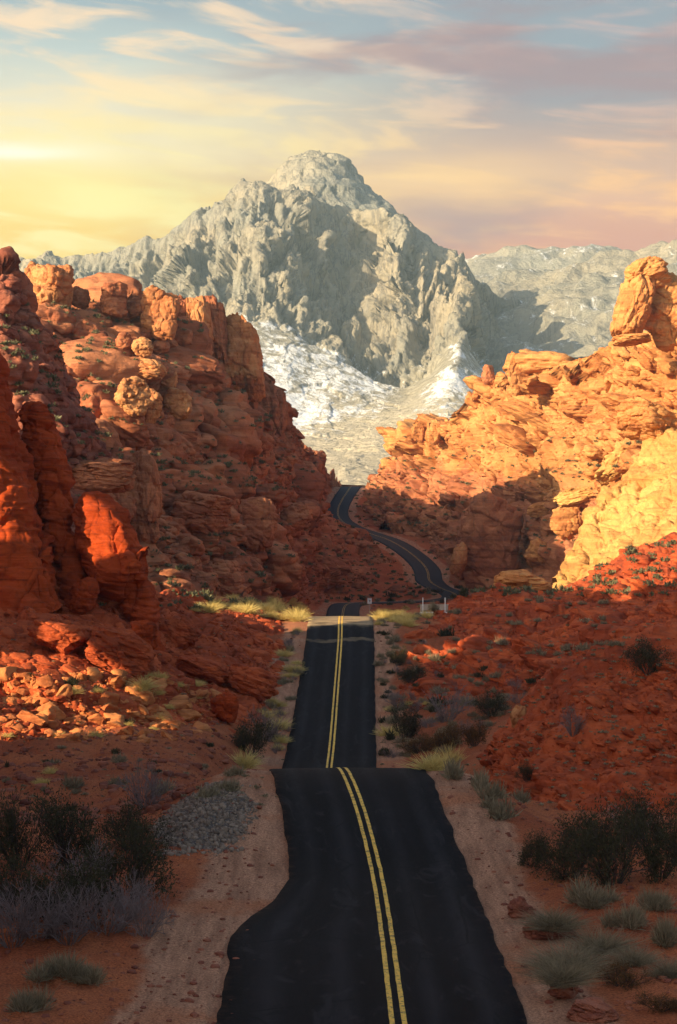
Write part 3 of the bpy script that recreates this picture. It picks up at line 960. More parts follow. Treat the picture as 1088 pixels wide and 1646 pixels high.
# left main hill
H2 = [[(-300, 900, 330), (-100, 880, 332), (100, 830, 334), (200, 815, 340), (280, 815, 352), (350, 825, 388), (420, 825, 432), (470, 822, 505), (500, 818, 590), (512, 815, 650)],
      [(-300, 720, 358), (-100, 690, 360), (100, 650, 362), (200, 660, 366), (260, 690, 374), (330, 712, 390), (390, 745, 422), (440, 765, 472), (480, 778, 545), (505, 790, 625), (516, 796, 680)],
      [(-300, 620, 385), (-100, 575, 386), (50, 530, 390), (120, 540, 393), (200, 562, 396), (270, 590, 402), (330, 622, 412), (380, 650, 430), (420, 685, 460), (450, 715, 500), (480, 738, 560), (510, 766, 640), (530, 782, 715)],
      [(-300, 520, 418), (-100, 470, 420), (30, 450, 420), (62, 440, 420), (100, 470, 420), (118, 492, 420), (150, 498, 420), (180, 480, 420), (207, 486, 424), (228, 506, 426), (246, 490, 428), (268, 478, 430), (292, 490, 434), (320, 492, 442), (345, 502, 450), (368, 516, 454), (394, 522, 460), (402, 550, 468), (420, 583, 482), (440, 615, 505), (450, 655, 530), (466, 700, 560), (498, 730, 625), (528, 757, 700), (548, 771, 760), (572, 786, 830)]]
SP_FAR = [('fbm', (26, 26, 22), 3.2, 3), ('strata', 6.5, 1.5, (0.12, 0.16, 0)), ('block', 13.0, 1.6, (1.0, 1.0, 0.9), (0.2, 0.25, 0.3)), ('block', 4.5, 0.6, (1.1, 1.0, 0.7), (0.25, -0.2, 0.9)), ('strata', 1.6, 0.22, (0.15, 0.2, 0)), ('fbm', (2.2, 2.2, 1.6), 0.25, 4)]
hill('hill', H2, 620, 420, M_PINK, SP_FAR, 101, ((25, 10), (90, 70)), cut=True, rocks=[(150, 6, 17, (0.1, 0.15), 0.9, 0.4), (700, 2.0, 6, (0.1, 0.15), 0.8, 0.3), (3500, 0.6, 1.8, (0.1, 0.15), 0.8, 0.2)])

# lower spur on the left of the winding road
H3 = [[(-250, 1000, 262), (0, 1000, 266), (150, 1000, 272), (250, 995, 282), (330, 990, 310), (400, 988, 350), (450, 985, 395), (482, 982, 430), (502, 975, 462), (535, 968, 492), (590, 964, 503), (672, 960, 505)],
      [(-250, 850, 282), (0, 850, 286), (110, 835, 296), (200, 850, 306), (260, 870, 318), (330, 885, 338), (400, 895, 372), (450, 902, 415), (495, 905, 475), (545, 914, 512), (605, 934, 516), (660, 954, 508)],
      [(-250, 680, 300), (0, 700, 306), (110, 732, 318), (180, 733, 325), (215, 745, 330), (255, 795, 342), (300, 797, 360), (370, 808, 386), (420, 806, 412), (455, 820, 445), (500, 822, 520), (530, 832, 575), (560, 852, 585), (586, 874, 572), (610, 893, 555), (644, 922, 535), (672, 950, 510)]]
hill('hill', H3, 560, 330, M_PINK, [('fbm', (20, 20, 14), 2.2, 3), ('strata', 5.0, 1.3, (0.08, 0.12, 0)), ('block', 10.0, 1.2, (1.1, 1.1, 0.8), (0.1, 0.2, 0.3)), ('strata', 2.0, 0.3, (0.1, 0.12, 0)), ('block', 3.6, 0.45, (1.1, 1.0, 0.7), (0.25, -0.2, 0.9)), ('fbm', (1.8, 1.8, 1.2), 0.2, 4)], 131, ((14, 6), (40, 40)), cut=True,
     rocks=[(120, 5, 14, (0.05, 0.12), 0.7, 0.4), (650, 1.5, 5, (0.05, 0.12), 0.65, 0.3), (3500, 0.45, 1.4, (0.1, 0.15), 0.8, 0.2)])

# dark buttress on the far left
H1 = [[(-300, 900, 240), (-100, 890, 242), (0, 880, 246), (80, 880, 248), (150, 860, 252)],
      [(-300, 620, 262), (-100, 610, 260), (0, 610, 260), (45, 640, 259), (80, 680, 260), (115, 720, 262), (148, 760, 264)],
      [(-300, 440, 290), (-100, 430, 284), (0, 440, 280), (25, 470, 279), (55, 520, 278), (90, 590, 278), (125, 670, 277), (152, 745, 276)],
      [(-300, 385, 300), (-100, 395, 294), (-5, 412, 287), (12, 420, 286), (30, 440, 285), (52, 490, 284), (78, 530, 283), (108, 585, 282), (128, 645, 281), (150, 700, 280), (158, 745, 278)]]
hill('hill', H1, 330, 330, M_DARK, [('fbm', (14, 14, 18), 1.6, 3), ('block', 9.0, 1.2, (1.2, 1.0, 1.3), (0.2, 0.25, 0.3)), ('strata', 1.3, 0.22, (0.2, 0.25, 0)), ('block', 3.0, 0.4, (1.1, 1.0, 0.8), (0.2, -0.3, 0.9)), ('fbm', (1.5, 1.5, 1.2), 0.16, 4)], 151, ((14, 8), (50, 70)),
     rocks=[(70, 3, 9, (0.1, 0.3), 1.1, 0.45), (400, 1.0, 3, (0.1, 0.3), 0.9, 0.35), (700, 0.4, 1.0, (0.1, 0.3), 0.8, 0.2)])

# right main hill
H4 = [[(598, 852, 642), (642, 868, 602), (678, 887, 572), (706, 908, 549), (716, 934, 531), (760, 950, 500), (830, 958, 470), (900, 968, 440), (1000, 965, 400), (1300, 955, 350)],
      [(588, 826, 692), (620, 830, 655), (660, 832, 622), (710, 822, 592), (760, 812, 562), (820, 792, 527), (880, 782, 492), (940, 765, 457), (1010, 755, 422), (1300, 720, 370)],
      [(582, 802, 724), (610, 785, 696), (650, 758, 662), (700, 735, 622), (750, 712, 588), (800, 692, 555), (870, 680, 514), (940, 665, 474), (1000, 655, 444), (1060, 645, 424), (1300, 620, 392)],
      [(576, 786, 742), (598, 764, 716), (638, 722, 680), (665, 697, 650), (700, 692, 625), (733, 672, 600), (745, 646, 590), (760, 626, 575), (785, 606, 560), (812, 604, 540), (835, 590, 522), (860, 582, 510), (900, 583, 490), (935, 573, 470), (975, 558, 450), (1010, 550, 440), (1060, 547, 430), (1110, 540, 420), (1300, 480, 400)]]
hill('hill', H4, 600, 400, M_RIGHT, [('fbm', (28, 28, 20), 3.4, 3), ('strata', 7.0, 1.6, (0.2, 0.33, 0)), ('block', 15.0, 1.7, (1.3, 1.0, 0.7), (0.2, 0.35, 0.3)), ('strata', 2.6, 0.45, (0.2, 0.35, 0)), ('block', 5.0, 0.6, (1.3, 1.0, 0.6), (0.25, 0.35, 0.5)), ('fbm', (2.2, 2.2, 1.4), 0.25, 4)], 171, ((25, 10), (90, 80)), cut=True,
     rocks=[(150, 7, 22, (0.15, 0.38), 0.5, 0.45), (650, 2, 7, (0.15, 0.38), 0.55, 0.35), (3500, 0.6, 1.8, (0.1, 0.3), 0.7, 0.2)])

# red slope right of the road
RR = [[(628, 1130, 178), (690, 1130, 176), (780, 1120, 178), (860, 1090, 180), (950, 1060, 178), (1088, 1040, 174), (1350, 1010, 165)],
      [(650, 1060, 202), (700, 1055, 202), (780, 1035, 202), (860, 1020, 202), (950, 1000, 200), (1088, 970, 198), (1350, 930, 190)],
      [(692, 1004, 226), (730, 992, 228), (780, 972, 230), (860, 972, 230), (950, 955, 230), (1000, 935, 232), (1088, 905, 232), (1350, 850, 225)],
      [(716, 974, 244), (748, 956, 250), (800, 940, 256), (850, 947, 262), (890, 958, 270), (950, 924, 276), (1000, 893, 278), (1088, 860, 278), (1350, 785, 265)]]
hill('hill', RR, 430, 260, M_RED, [('fbm', (10, 10, 8), 0.9, 3), ('block', 5.0, 0.5, (1.2, 1.0, 0.8), (0.2, 0.3, 0.3)), ('block', 1.8, 0.2, (1.2, 1.0, 0.75), (0.25, 0.35, 0.5)), ('fbm', (1.0, 1.0, 0.7), 0.13, 4)], 191, ((15, 5), (50, 30)),
     rocks=[(160, 1.8, 5.0, (0.1, 0.3), 0.7, 0.45), (1300, 0.6, 1.8, (0.1, 0.3), 0.7, 0.3), (4500, 0.2, 0.6, (0.1, 0.3), 0.8, 0.2)])

# near red mound at the right
H7 = [[(775, 1290, 114), (830, 1330, 102), (900, 1345, 99), (1000, 1350, 97), (1088, 1350, 96), (1400, 1350, 92), (2300, 1340, 82)],
      [(782, 1240, 119), (840, 1260, 108), (920, 1240, 106), (1000, 1225, 105), (1088, 1215, 104), (1400, 1180, 100), (2300, 1130, 92)],
      [(786, 1218, 122), (830, 1180, 119), (880, 1140, 117), (940, 1110, 116), (1000, 1085, 116), (1088, 1070, 115), (1400, 1030, 112), (2300, 960, 104)],
      [(790, 1203, 125), (812, 1178, 126), (836, 1150, 127), (866, 1110, 128), (902, 1078, 128), (940, 1050, 128), (1000, 1018, 128), (1088, 1000, 127), (1400, 950, 124), (2300, 860, 116)]]
hill('hill', H7, 520, 330, M_RED, [('fbm', (6, 6, 5), 0.55, 3), ('block', 3.2, 0.30, (1.3, 1.0, 0.7), (0.2, 0.45, 0.3)), ('strata', 0.6, 0.09, (0.2, 0.5, 0)), ('block', 1.0, 0.12, (1.3, 1.0, 0.65), (0.25, 0.5, 0.5)), ('fbm', (0.5, 0.5, 0.35), 0.07, 4)], 211, ((10, 3), (40, 22)),
     rocks=[(130, 0.8, 2.4, (0.1, 0.5), 0.55, 0.5), (1200, 0.3, 0.8, (0.1, 0.5), 0.6, 0.35), (3500, 0.1, 0.3, (0.1, 0.4), 0.7, 0.2)])

# near left slope under the fins; it goes on rising out of the frame
LN = [[(-900, 1300, 128), (-150, 1270, 134), (100, 1255, 137), (250, 1222, 144), (350, 1212, 154), (402, 1196, 164), (446, 1126, 185), (468, 1056, 207), (476, 1006, 222)],
      [(-900, 1000, 140), (-150, 1170, 143), (50, 1185, 144), (200, 1188, 149), (330, 1182, 158), (386, 1166, 168), (438, 1104, 187), (452, 1040, 208), (456, 996, 225)],
      [(-900, 800, 155), (-150, 1060, 154), (0, 1080, 155), (120, 1082, 158), (240, 1086, 164), (330, 1108, 172), (398, 1076, 190), (418, 1022, 210), (418, 984, 228)],
      [(-900, 650, 165), (-150, 980, 166), (0, 1005, 167), (80, 998, 171), (180, 1012, 176), (280, 1058, 183), (340, 1030, 195), (370, 1000, 212), (370, 974, 231)],
      [(-900, 780, 176), (-150, 880, 178), (0, 940, 180), (60, 958, 181), (140, 972, 184), (230, 996, 187), (280, 988, 197), (310, 976, 212), (320, 966, 231)],
      [(-900, 740, 184), (-450, 730, 184), (-150, 745, 187), (0, 760, 191), (60, 815, 191), (130, 890, 192), (200, 940, 194), (250, 955, 203), (280, 962, 216), (290, 964, 234)]]
hill('hill', LN, 520, 400, M_RED, [('fbm', (8, 8, 6), 0.8, 3), ('block', 5.0, 0.5, (1.2, 1.0, 0.75), (0.2, 0.3, 0.3)), ('strata', 0.8, 0.11, (0.2, 0.3, 0)), ('block', 1.7, 0.2, (1.2, 1.0, 0.7), (0.25, 0.35, 0.5)), ('fbm', (0.8, 0.8, 0.5), 0.11, 4)], 231, ((6, 8), (20, 45)),
     rocks=[(170, 1.4, 4.5, (0.15, 0.3), 0.65, 0.45), (1500, 0.5, 1.4, (0.1, 0.3), 0.7, 0.3), (4500, 0.18, 0.5, (0.1, 0.3), 0.8, 0.2)])

# unseen ridges, added beside and behind the camera to shade the road and slopes
def shade_ridge_world(name, pts, hw, mat, seed):
    """rows along Y: each point = x of foot, x of crest, y, crest height"""
    A = np.array(pts, float)
    u = np.linspace(0, 1, 200)
    s = np.linspace(0, 1, len(A))
    C = np.stack([np.interp(u, s, A[:, i]) for i in range(4)], 1)
    prof = [(0.0, -2.0, 0), (0.25, 0.10, 0), (0.6, 0.5, 0), (0.85, 0.9, 0), (1.0, 1.0, 0), (1.3, 0.9, 0), (1.9, 0.4, 0), (2.6, -0.2, 0)]
    rows = []
    ff = np.linspace(0, 2.6, 80)
    hh = np.interp(ff, [p[0] for p in prof], [0 if i == 0 else p[1] for i, p in enumerate(prof)])
    for f_, h_ in zip(ff, hh):
        rows.append(np.stack([C[:, 0] + (C[:, 1] - C[:, 0]) * f_, C[:, 2], -1.5 + (C[:, 3] + 1.5) * h_ - (1.5 if f_ == 0 else 0)], 1))
    V = np.array(rows).reshape(-1, 3)
    Q = grid_faces(80, 200)
    V, tone = rockify(V, Q, [('block', 9.0, 1.8, (1.1, 1.0, 0.7), (0.2, 0.3, 0.3)), ('fbm', (14, 14, 10), 2.2, 4), ('block', 3.0, 0.6, (1.1, 1.0, 0.7), (0.2, 0.3, 0.3))], seed)
    o = mesh_obj(name, V, Q, mat, attrs={'tone': tone})
    tag(o, kind='structure')


NEAR_SHADE_RIDGE = [(-30, -70, -120, 50), (-26, -66, -60, 56), (-24, -64, 0, 56), (-22, -60, 50, 56), (-24, -60, 82, 56), (-27, -62, 93, 52), (-30, -62, 105, 10), (-34, -64, 118, 7), (-36, -66, 131, 8)]
shade_ridge_world('hill', NEAR_SHADE_RIDGE, 40, M_RED, 251)  # added unseen ridge, only shades the foreground
SIDE_SHADE_RIDGE = [(-46, -78, 126, 10), (-46, -76, 131, 40), (-46, -76, 136, 40), (-46, -76, 140, 28), (-46, -76, 156, 28), (-46, -76, 161, 28), (-46, -76, 180, 26), (-46, -76, 184, 44), (-46, -76, 194, 44), (-46, -76, 200, 62), (-46, -76, 210, 62), (-46, -76, 218, 50), (-46, -78, 228, 24), (-46, -80, 240, 8)]  # added out of view; its gaps are shaped to let sun beams through
shade_ridge_world('hill', SIDE_SHADE_RIDGE, 40, M_RED, 257)  # added unseen ridge, not one of the visible hills
# two unseen rock bridges, added over the gaps so sun passes only below them
for (bx, by, bz, lx, ly, lz, sd) in ((-62, 116, 45, 7, 24, 22, 61), (-76, 161, 45.5, 7, 30, 4.0, 62)):
    V, Q, tone = rock_shape(26, sd, 4.5, 0)
    o = mesh_obj('hill', V * np.array([lx, ly, lz]) + np.array([bx, by, bz]), Q, M_RED, attrs={'tone': tone})  # added unseen rock bridge over a ridge gap
    tag(o, kind='structure')
mark('hills')

# yellow slab
YS = [[(884, 972, 306), (915, 962, 304), (950, 940, 300), (1000, 915, 297), (1050, 898, 294), (1088, 885, 291), (1350, 810, 275)],
      [(888, 960, 309), (918, 935, 309), (950, 905, 308), (1000, 870, 307), (1050, 845, 305), (1088, 825, 303), (1350, 760, 290)],
      [(896, 930, 313), (922, 895, 315), (950, 865, 317), (1000, 820, 319), (1050, 780, 320), (1088, 745, 320), (1350, 690, 312)],
      [(902, 915, 316), (918, 888, 318), (942, 848, 321), (948, 822, 323), (966, 796, 325), (1002, 766, 328), (1040, 735, 331), (1060, 694, 334), (1090, 664, 336), (1150, 640, 336), (1350, 590, 334)]]
V, Q, sh = loft(YS, 300, 260, ((8, 4), (40, 50)))
V, tone = rockify(V, Q, [('fbm', (14, 14, 10), 1.2, 3), ('block', 8, 0.75, (1.8, 1.0, 0.5), (0.2, 0.7, 0.3)), ('strata', 1.6, 0.20, (0.3, 0.7, 0)), ('fbm', (2.5, 2.5, 1.8), 0.26, 4), ('block', 2.6, 0.26, (1.8, 1, 0.5), (0.2, 0.7, 0))], 271)
o = mesh_obj('rock_slab', V, Q, M_YEL, attrs={'tone': tone})
tag(o, 'broad smooth pale yellow sandstone slab leaning up the right hillside', 'rock slab')
mark('slab')

#@@PART2
# ------------------------------------------------------------------ single rocks
def cast_setup():
    bpy.context.view_layer.update()
    return bpy.context.evaluated_depsgraph_get()


DG = cast_setup()


def hit(x, y):
    """where the sight line through photo pixel (x, y) meets what is built so far"""
    dv = Vector(((x - 544) / F, 1.0, (823 - y) / F)).normalized()
    ok, loc, nor, _, ob, _ = S.ray_cast(DG, Vector((0, 0, ZC)), dv, distance=1500)
    return (np.array(loc), np.array(nor), ob.name.split('.')[0]) if ok else None


SANDBED = [('fbm', (1.0, 1.0, 0.8), 0.16, 3), ('pits', 0.30, 0.13), ('block', 0.9, 0.10, (1.2, 1.0, 0.7), (0.1, 0.2, 0.3), 0.8, 0.9, 0.2), ('strata', 0.15, 0.030, (0.1, 0.15, 0)),
           ('block', 0.32, 0.022, (1.2, 1.0, 0.8), (0.1, 0.2, 0.3), 0.8, 1.2, 0.2), ('fbm', (0.2, 0.2, 0.15), 0.035, 3)]


def rock(name, label, cat, x, y, w, h, Y, mat, seed, pw=2.8, cuts=5, tilt=(0, 0, 0), deep=1.0, n=None, group=None, specs=None):
    """a rock whose middle is seen at (x, y), w x h pixels big"""
    if Y is None:
        q = hit(x, min(1640, y + h * 0.42))
        Y = q[0][1] + 0.15 * w * q[0][1] / F
    c = px(x, y, Y)
    sw, shh = w * Y / F / 2, h * Y / F / 2
    n = n or int(min(80, max(18, max(w, h) * 0.6)))
    V, Q, tone = rock_shape(n, seed, pw, cuts, specs or SANDBED)
    M = rotm(*tilt)
    V = (V * np.array([sw, max(sw, shh * 0.6) * deep, shh])) @ M.T
    o = mesh_obj(name, V, Q, mat, attrs={'tone': tone})
    o.location = c
    tag(o, label, cat, group)
    return o


RK = [
    # crest and slope of the left hill
    ('rock_peak', 'golden sunlit rock peak standing alone at the far left end of the left ridge', 'rock', 80, 462, 78, 100, 397, M_AMBER_LIT, 1, 2.6, 4, (0, -0.15, 0), 1.0),
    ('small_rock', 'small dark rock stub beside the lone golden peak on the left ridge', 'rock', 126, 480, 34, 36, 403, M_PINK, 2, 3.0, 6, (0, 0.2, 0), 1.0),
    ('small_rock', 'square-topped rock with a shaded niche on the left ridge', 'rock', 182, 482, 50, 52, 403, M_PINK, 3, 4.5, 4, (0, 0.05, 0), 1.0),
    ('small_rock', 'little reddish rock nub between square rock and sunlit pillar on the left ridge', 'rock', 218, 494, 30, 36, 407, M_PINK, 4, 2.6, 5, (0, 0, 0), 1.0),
    ('rock_pillar', 'broad golden pillar with layered top at the middle of the left ridge', 'rock', 256, 508, 58, 92, 407, M_AMBER_LIT, 5, 3.2, 5, (0, 0.14, 0), 1.0),
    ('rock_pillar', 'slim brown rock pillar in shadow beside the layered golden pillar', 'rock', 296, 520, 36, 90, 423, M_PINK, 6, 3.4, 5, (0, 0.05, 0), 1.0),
    ('rock_pillar', 'tall sunlit rock column with dark cracks on the left ridge', 'rock', 322, 560, 50, 160, 423, M_AMBER_LIT, 7, 3.6, 5, (0, -0.08, 0), 1.0),
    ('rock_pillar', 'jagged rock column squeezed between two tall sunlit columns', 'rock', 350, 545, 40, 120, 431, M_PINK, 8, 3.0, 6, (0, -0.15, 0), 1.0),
    ('rock_pillar', 'massive overhanging sunlit rock head ending the left ridge, hollowed like a skull', 'rock', 386, 580, 68, 152, 435, M_AMBER_LIT, 9, 3.6, 4, (0, -0.12, 0), 1.0),
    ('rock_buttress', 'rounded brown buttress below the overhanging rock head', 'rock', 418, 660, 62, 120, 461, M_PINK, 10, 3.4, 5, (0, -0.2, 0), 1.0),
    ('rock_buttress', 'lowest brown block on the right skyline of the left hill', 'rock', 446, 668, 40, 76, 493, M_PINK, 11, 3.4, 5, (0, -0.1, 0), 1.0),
    ('boulder', 'big pitted golden boulder like an elephant head, midway up the left hill', 'boulder', 212, 640, 58, 66, None, M_AMBER_LIT, 12, 2.4, 3, (0, 0.1, 0), 0.9),
    ('boulder', 'golden boulder hanging like a trunk right of the pitted boulder', 'boulder', 243, 655, 36, 60, None, M_AMBER_LIT, 13, 2.5, 3, (0, 0.1, 0), 0.9),
    ('boulder', 'flat-topped golden boulder resting above the pitted boulder on the left hill', 'boulder', 238, 594, 62, 36, None, M_AMBER_LIT, 14, 2.6, 4, (0, 0.15, 0), 0.9),
    ('boulder', 'arched golden boulder right of a dark gap on the left hill', 'boulder', 286, 652, 48, 56, None, M_AMBER_LIT, 15, 2.4, 4, (0, -0.1, 0), 0.9),
    ('boulder', 'cone-shaped golden rock above the cluster on the left hill', 'boulder', 228, 560, 40, 38, None, M_AMBER_LIT, 16, 1.6, 3, (0, 0, 0), 0.9),
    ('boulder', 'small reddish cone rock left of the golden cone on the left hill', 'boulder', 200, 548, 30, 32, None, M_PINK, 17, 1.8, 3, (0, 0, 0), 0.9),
    ('boulder', 'golden boulder at the upper right of the left hill cluster', 'boulder', 270, 610, 34, 34, None, M_AMBER_LIT, 18, 2.4, 4, (0, 0, 0), 0.9),
    # lower spur in front of the left hill
    ('rock_ledge', 'long flat layered ledge below the left hill, thin sunlit rim on top', 'rock', 160, 762, 108, 58, None, M_PINK, 21, 5.0, 3, (0, 0.03, 0), 0.8),
    ('boulder', 'tall rounded layered boulder at the right end of the flat ledge', 'boulder', 226, 806, 62, 150, None, M_PINK, 22, 3.6, 3, (0, -0.08, 0), 0.8),
    ('boulder', 'sloping rounded boulder below the flat ledge, behind the red fin', 'boulder', 172, 826, 92, 110, None, M_PINK, 23, 2.8, 3, (0, -0.2, 0), 0.8),
    ('boulder', 'wide squared boulder with a bedded top on the lower left spur', 'boulder', 322, 826, 104, 66, None, M_PINK, 24, 3.8, 4, (0, 0.08, 0), 0.8),
    ('boulder', 'smooth rounded boulder with a flat split face on the lower left spur', 'boulder', 412, 842, 66, 88, None, M_PINK, 25, 2.6, 4, (0, 0.15, 0), 0.8),
    ('boulder', 'darker boulder overhung on its right side, near the upper road', 'boulder', 474, 832, 52, 46, None, M_PINK, 26, 2.8, 5, (0, 0.1, 0), 0.8),
    ('boulder', 'low layered outcrop just above the sunlit grass on the left', 'boulder', 352, 930, 92, 60, None, M_PINK, 27, 3.0, 4, (0, 0.1, 0), 0.8),
    # right hill
    ('rock_tower', 'tall leaning slab of the rock tower on the right skyline', 'rock', 1012, 494, 58, 124, 408, M_GOLD, 31, 3.2, 5, (0, 0.30, 0), 1.0),
    ('rock_tower', 'blunt tilted head of the rock tower, highest point on the right skyline', 'rock', 1042, 440, 72, 58, 409, M_GOLD, 32, 2.8, 5, (0, -0.45, 0), 1.0),
    ('rock_tower', 'wide layered shoulder right of the leaning slab of the rock tower', 'rock', 1068, 500, 88, 112, 412, M_GOLD, 33, 3.2, 5, (0, 0.12, 0), 1.0),
    ('rock_ledge', 'thin flat cap rock lying in front of the rock tower foot', 'rock', 1014, 546, 62, 18, 404, M_GOLD, 34, 3.0, 3, (0, -0.08, 0), 1.0),
    ('rock_block', 'upright golden block with a notch on the crest of the right hill', 'rock', 836, 602, 52, 68, 505, M_GOLD, 35, 3.2, 5, (0, 0.12, 0), 0.9),
    ('rock_block', 'dark-sided block close behind the upright notched block', 'rock', 872, 606, 40, 52, 506, M_GOLD, 36, 4.0, 4, (0, -0.1, 0), 0.9),
    ('small_rock', 'small reddish pillar left of the upright notched block', 'rock', 785, 602, 20, 30, 548, M_PINK, 37, 3.4, 4, (0, 0, 0), 0.9),
    ('small_rock', 'little cubic rock perched at the low end of the right skyline', 'rock', 673, 695, 22, 32, 622, M_GOLD, 38, 4.5, 4, (0, 0.1, 0), 0.9),
    ('small_rock', 'rounded sunlit knob next to the little cubic rock', 'rock', 698, 694, 26, 42, 610, M_GOLD, 39, 2.8, 4, (0, 0.1, 0), 0.9),
    ('rock_block', 'big block with a square dark face above the yellow slab', 'rock', 1046, 676, 92, 70, None, M_GOLD, 40, 5.0, 4, (0, 0.15, 0.5), 0.9),
    ('boulder', 'sunlit hump of wrinkled rock along the top edge of the yellow slab', 'boulder', 988, 754, 84, 52, None, M_YEL, 41, 2.4, 3, (0, -0.55, 0), 0.8),
    ('boulder', 'pale sunlit rock left of the wrinkled hump', 'boulder', 930, 796, 76, 32, None, M_YEL, 42, 2.6, 4, (0, -0.3, 0), 0.8),
    ('boulder', 'small bright rock cap left of the pale sunlit rocks', 'boulder', 868, 820, 44, 26, None, M_GOLD, 43, 2.4, 4, (0, -0.15, 0), 0.8),
    ('boulder', 'brown rounded boulder hanging below the pale sunlit rocks', 'boulder', 912, 840, 56, 62, None, M_GOLD, 44, 2.6, 4, (0, 0.1, 0), 0.8),
    ('rock_dome', 'large brown rock dome with a sunlit crown beside the winding road', 'rock', 786, 872, 96, 148, 486, M_PINK, 45, 2.7, 3, (0, 0.16, 0), 0.9),
    ('small_rock', 'yellow sunlit flank rock at the left foot of the large dome', 'rock', 738, 898, 24, 58, 480, M_AMBER_LIT, 46, 2.6, 3, (0, 0.2, 0), 0.9),
    ('boulder', 'knobby brown boulder with a bright tip right of the large dome', 'boulder', 868, 892, 46, 50, None, M_GOLD, 47, 2.4, 4, (0, 0.2, 0), 0.9),
    ('boulder', 'long flat-topped orange boulder lying on the red slope under the yellow slab', 'boulder', 840, 937, 88, 40, 247, M_GOLD, 48, 3.4, 3, (0, 0.03, 0), 0.8),
    ('boulder', 'small pale yellow boulder at the edge of the near red mound', 'boulder', 832, 1152, 24, 38, 124, M_AMBER_LIT, 49, 2.6, 4, (0, 0.3, 0), 0.8),
    # near left slope
    ('boulder', 'large rounded red boulder below the leftmost fin', 'boulder', 96, 1024, 100, 62, None, M_RED, 51, 2.8, 4, (0, 0.3, 0), 0.8),
    ('boulder', 'long red block sloping down below the middle fin', 'boulder', 190, 1046, 110, 64, None, M_RED, 52, 3.2, 4, (0, 0.35, 0), 0.8),
    ('boulder', 'layered red boulder at the foot of the right-hand fin', 'boulder', 228, 1022, 52, 50, None, M_FIN, 53, 2.8, 3, (0, 0.1, 0), 0.9),
    ('boulder', 'dark banded red boulder between the middle and right-hand fins', 'boulder', 128, 958, 56, 62, None, M_FIN, 54, 2.8, 3, (0, 0.25, 0), 0.9),
    ('boulder', 'smooth sloping red boulder closest to the left road edge', 'boulder', 404, 1096, 84, 50, None, M_RED, 55, 2.6, 3, (0, 0.3, 0), 0.8),
    ('boulder', 'ledge of red rock right of the fin, dark hollow beneath', 'boulder', 286, 1018, 62, 46, None, M_RED, 56, 3.0, 4, (0, 0.4, 0), 0.8),
    ('boulder', 'bright red cracked block at the foot of the left slope', 'boulder', 358, 1140, 46, 50, None, M_FIN, 57, 4.0, 5, (0, 0.1, 0), 0.9),
    ('boulder', 'broad flat red slab half way along the left slope', 'boulder', 322, 1078, 84, 40, None, M_RED, 58, 3.2, 4, (0, 0.3, 0), 0.8),
    # right foreground
    ('boulder', 'dark red jagged boulder beside the right road shoulder', 'boulder', 838, 1460, 46, 36, None, M_DARK, 61, 2.6, 6, (0, 0.1, 0), 0.9),
    ('boulder', 'long low dark red rock behind the pale dry tuft at right', 'boulder', 882, 1498, 84, 26, None, M_DARK, 62, 2.6, 5, (0, 0.05, 0), 0.9),
    ('boulder', 'dark red rock lowest at the bottom right corner', 'boulder', 950, 1628, 80, 46, None, M_DARK, 63, 2.6, 6, (0, 0.1, 0), 0.9),
    ('boulder', 'small dark rock between two pale tufts at lower right', 'boulder', 906, 1592, 50, 34, None, M_DARK, 64, 2.6, 6, (0, 0.1, 0), 0.9),
]
for r in RK:
    rock(*r)
mark('rocks')


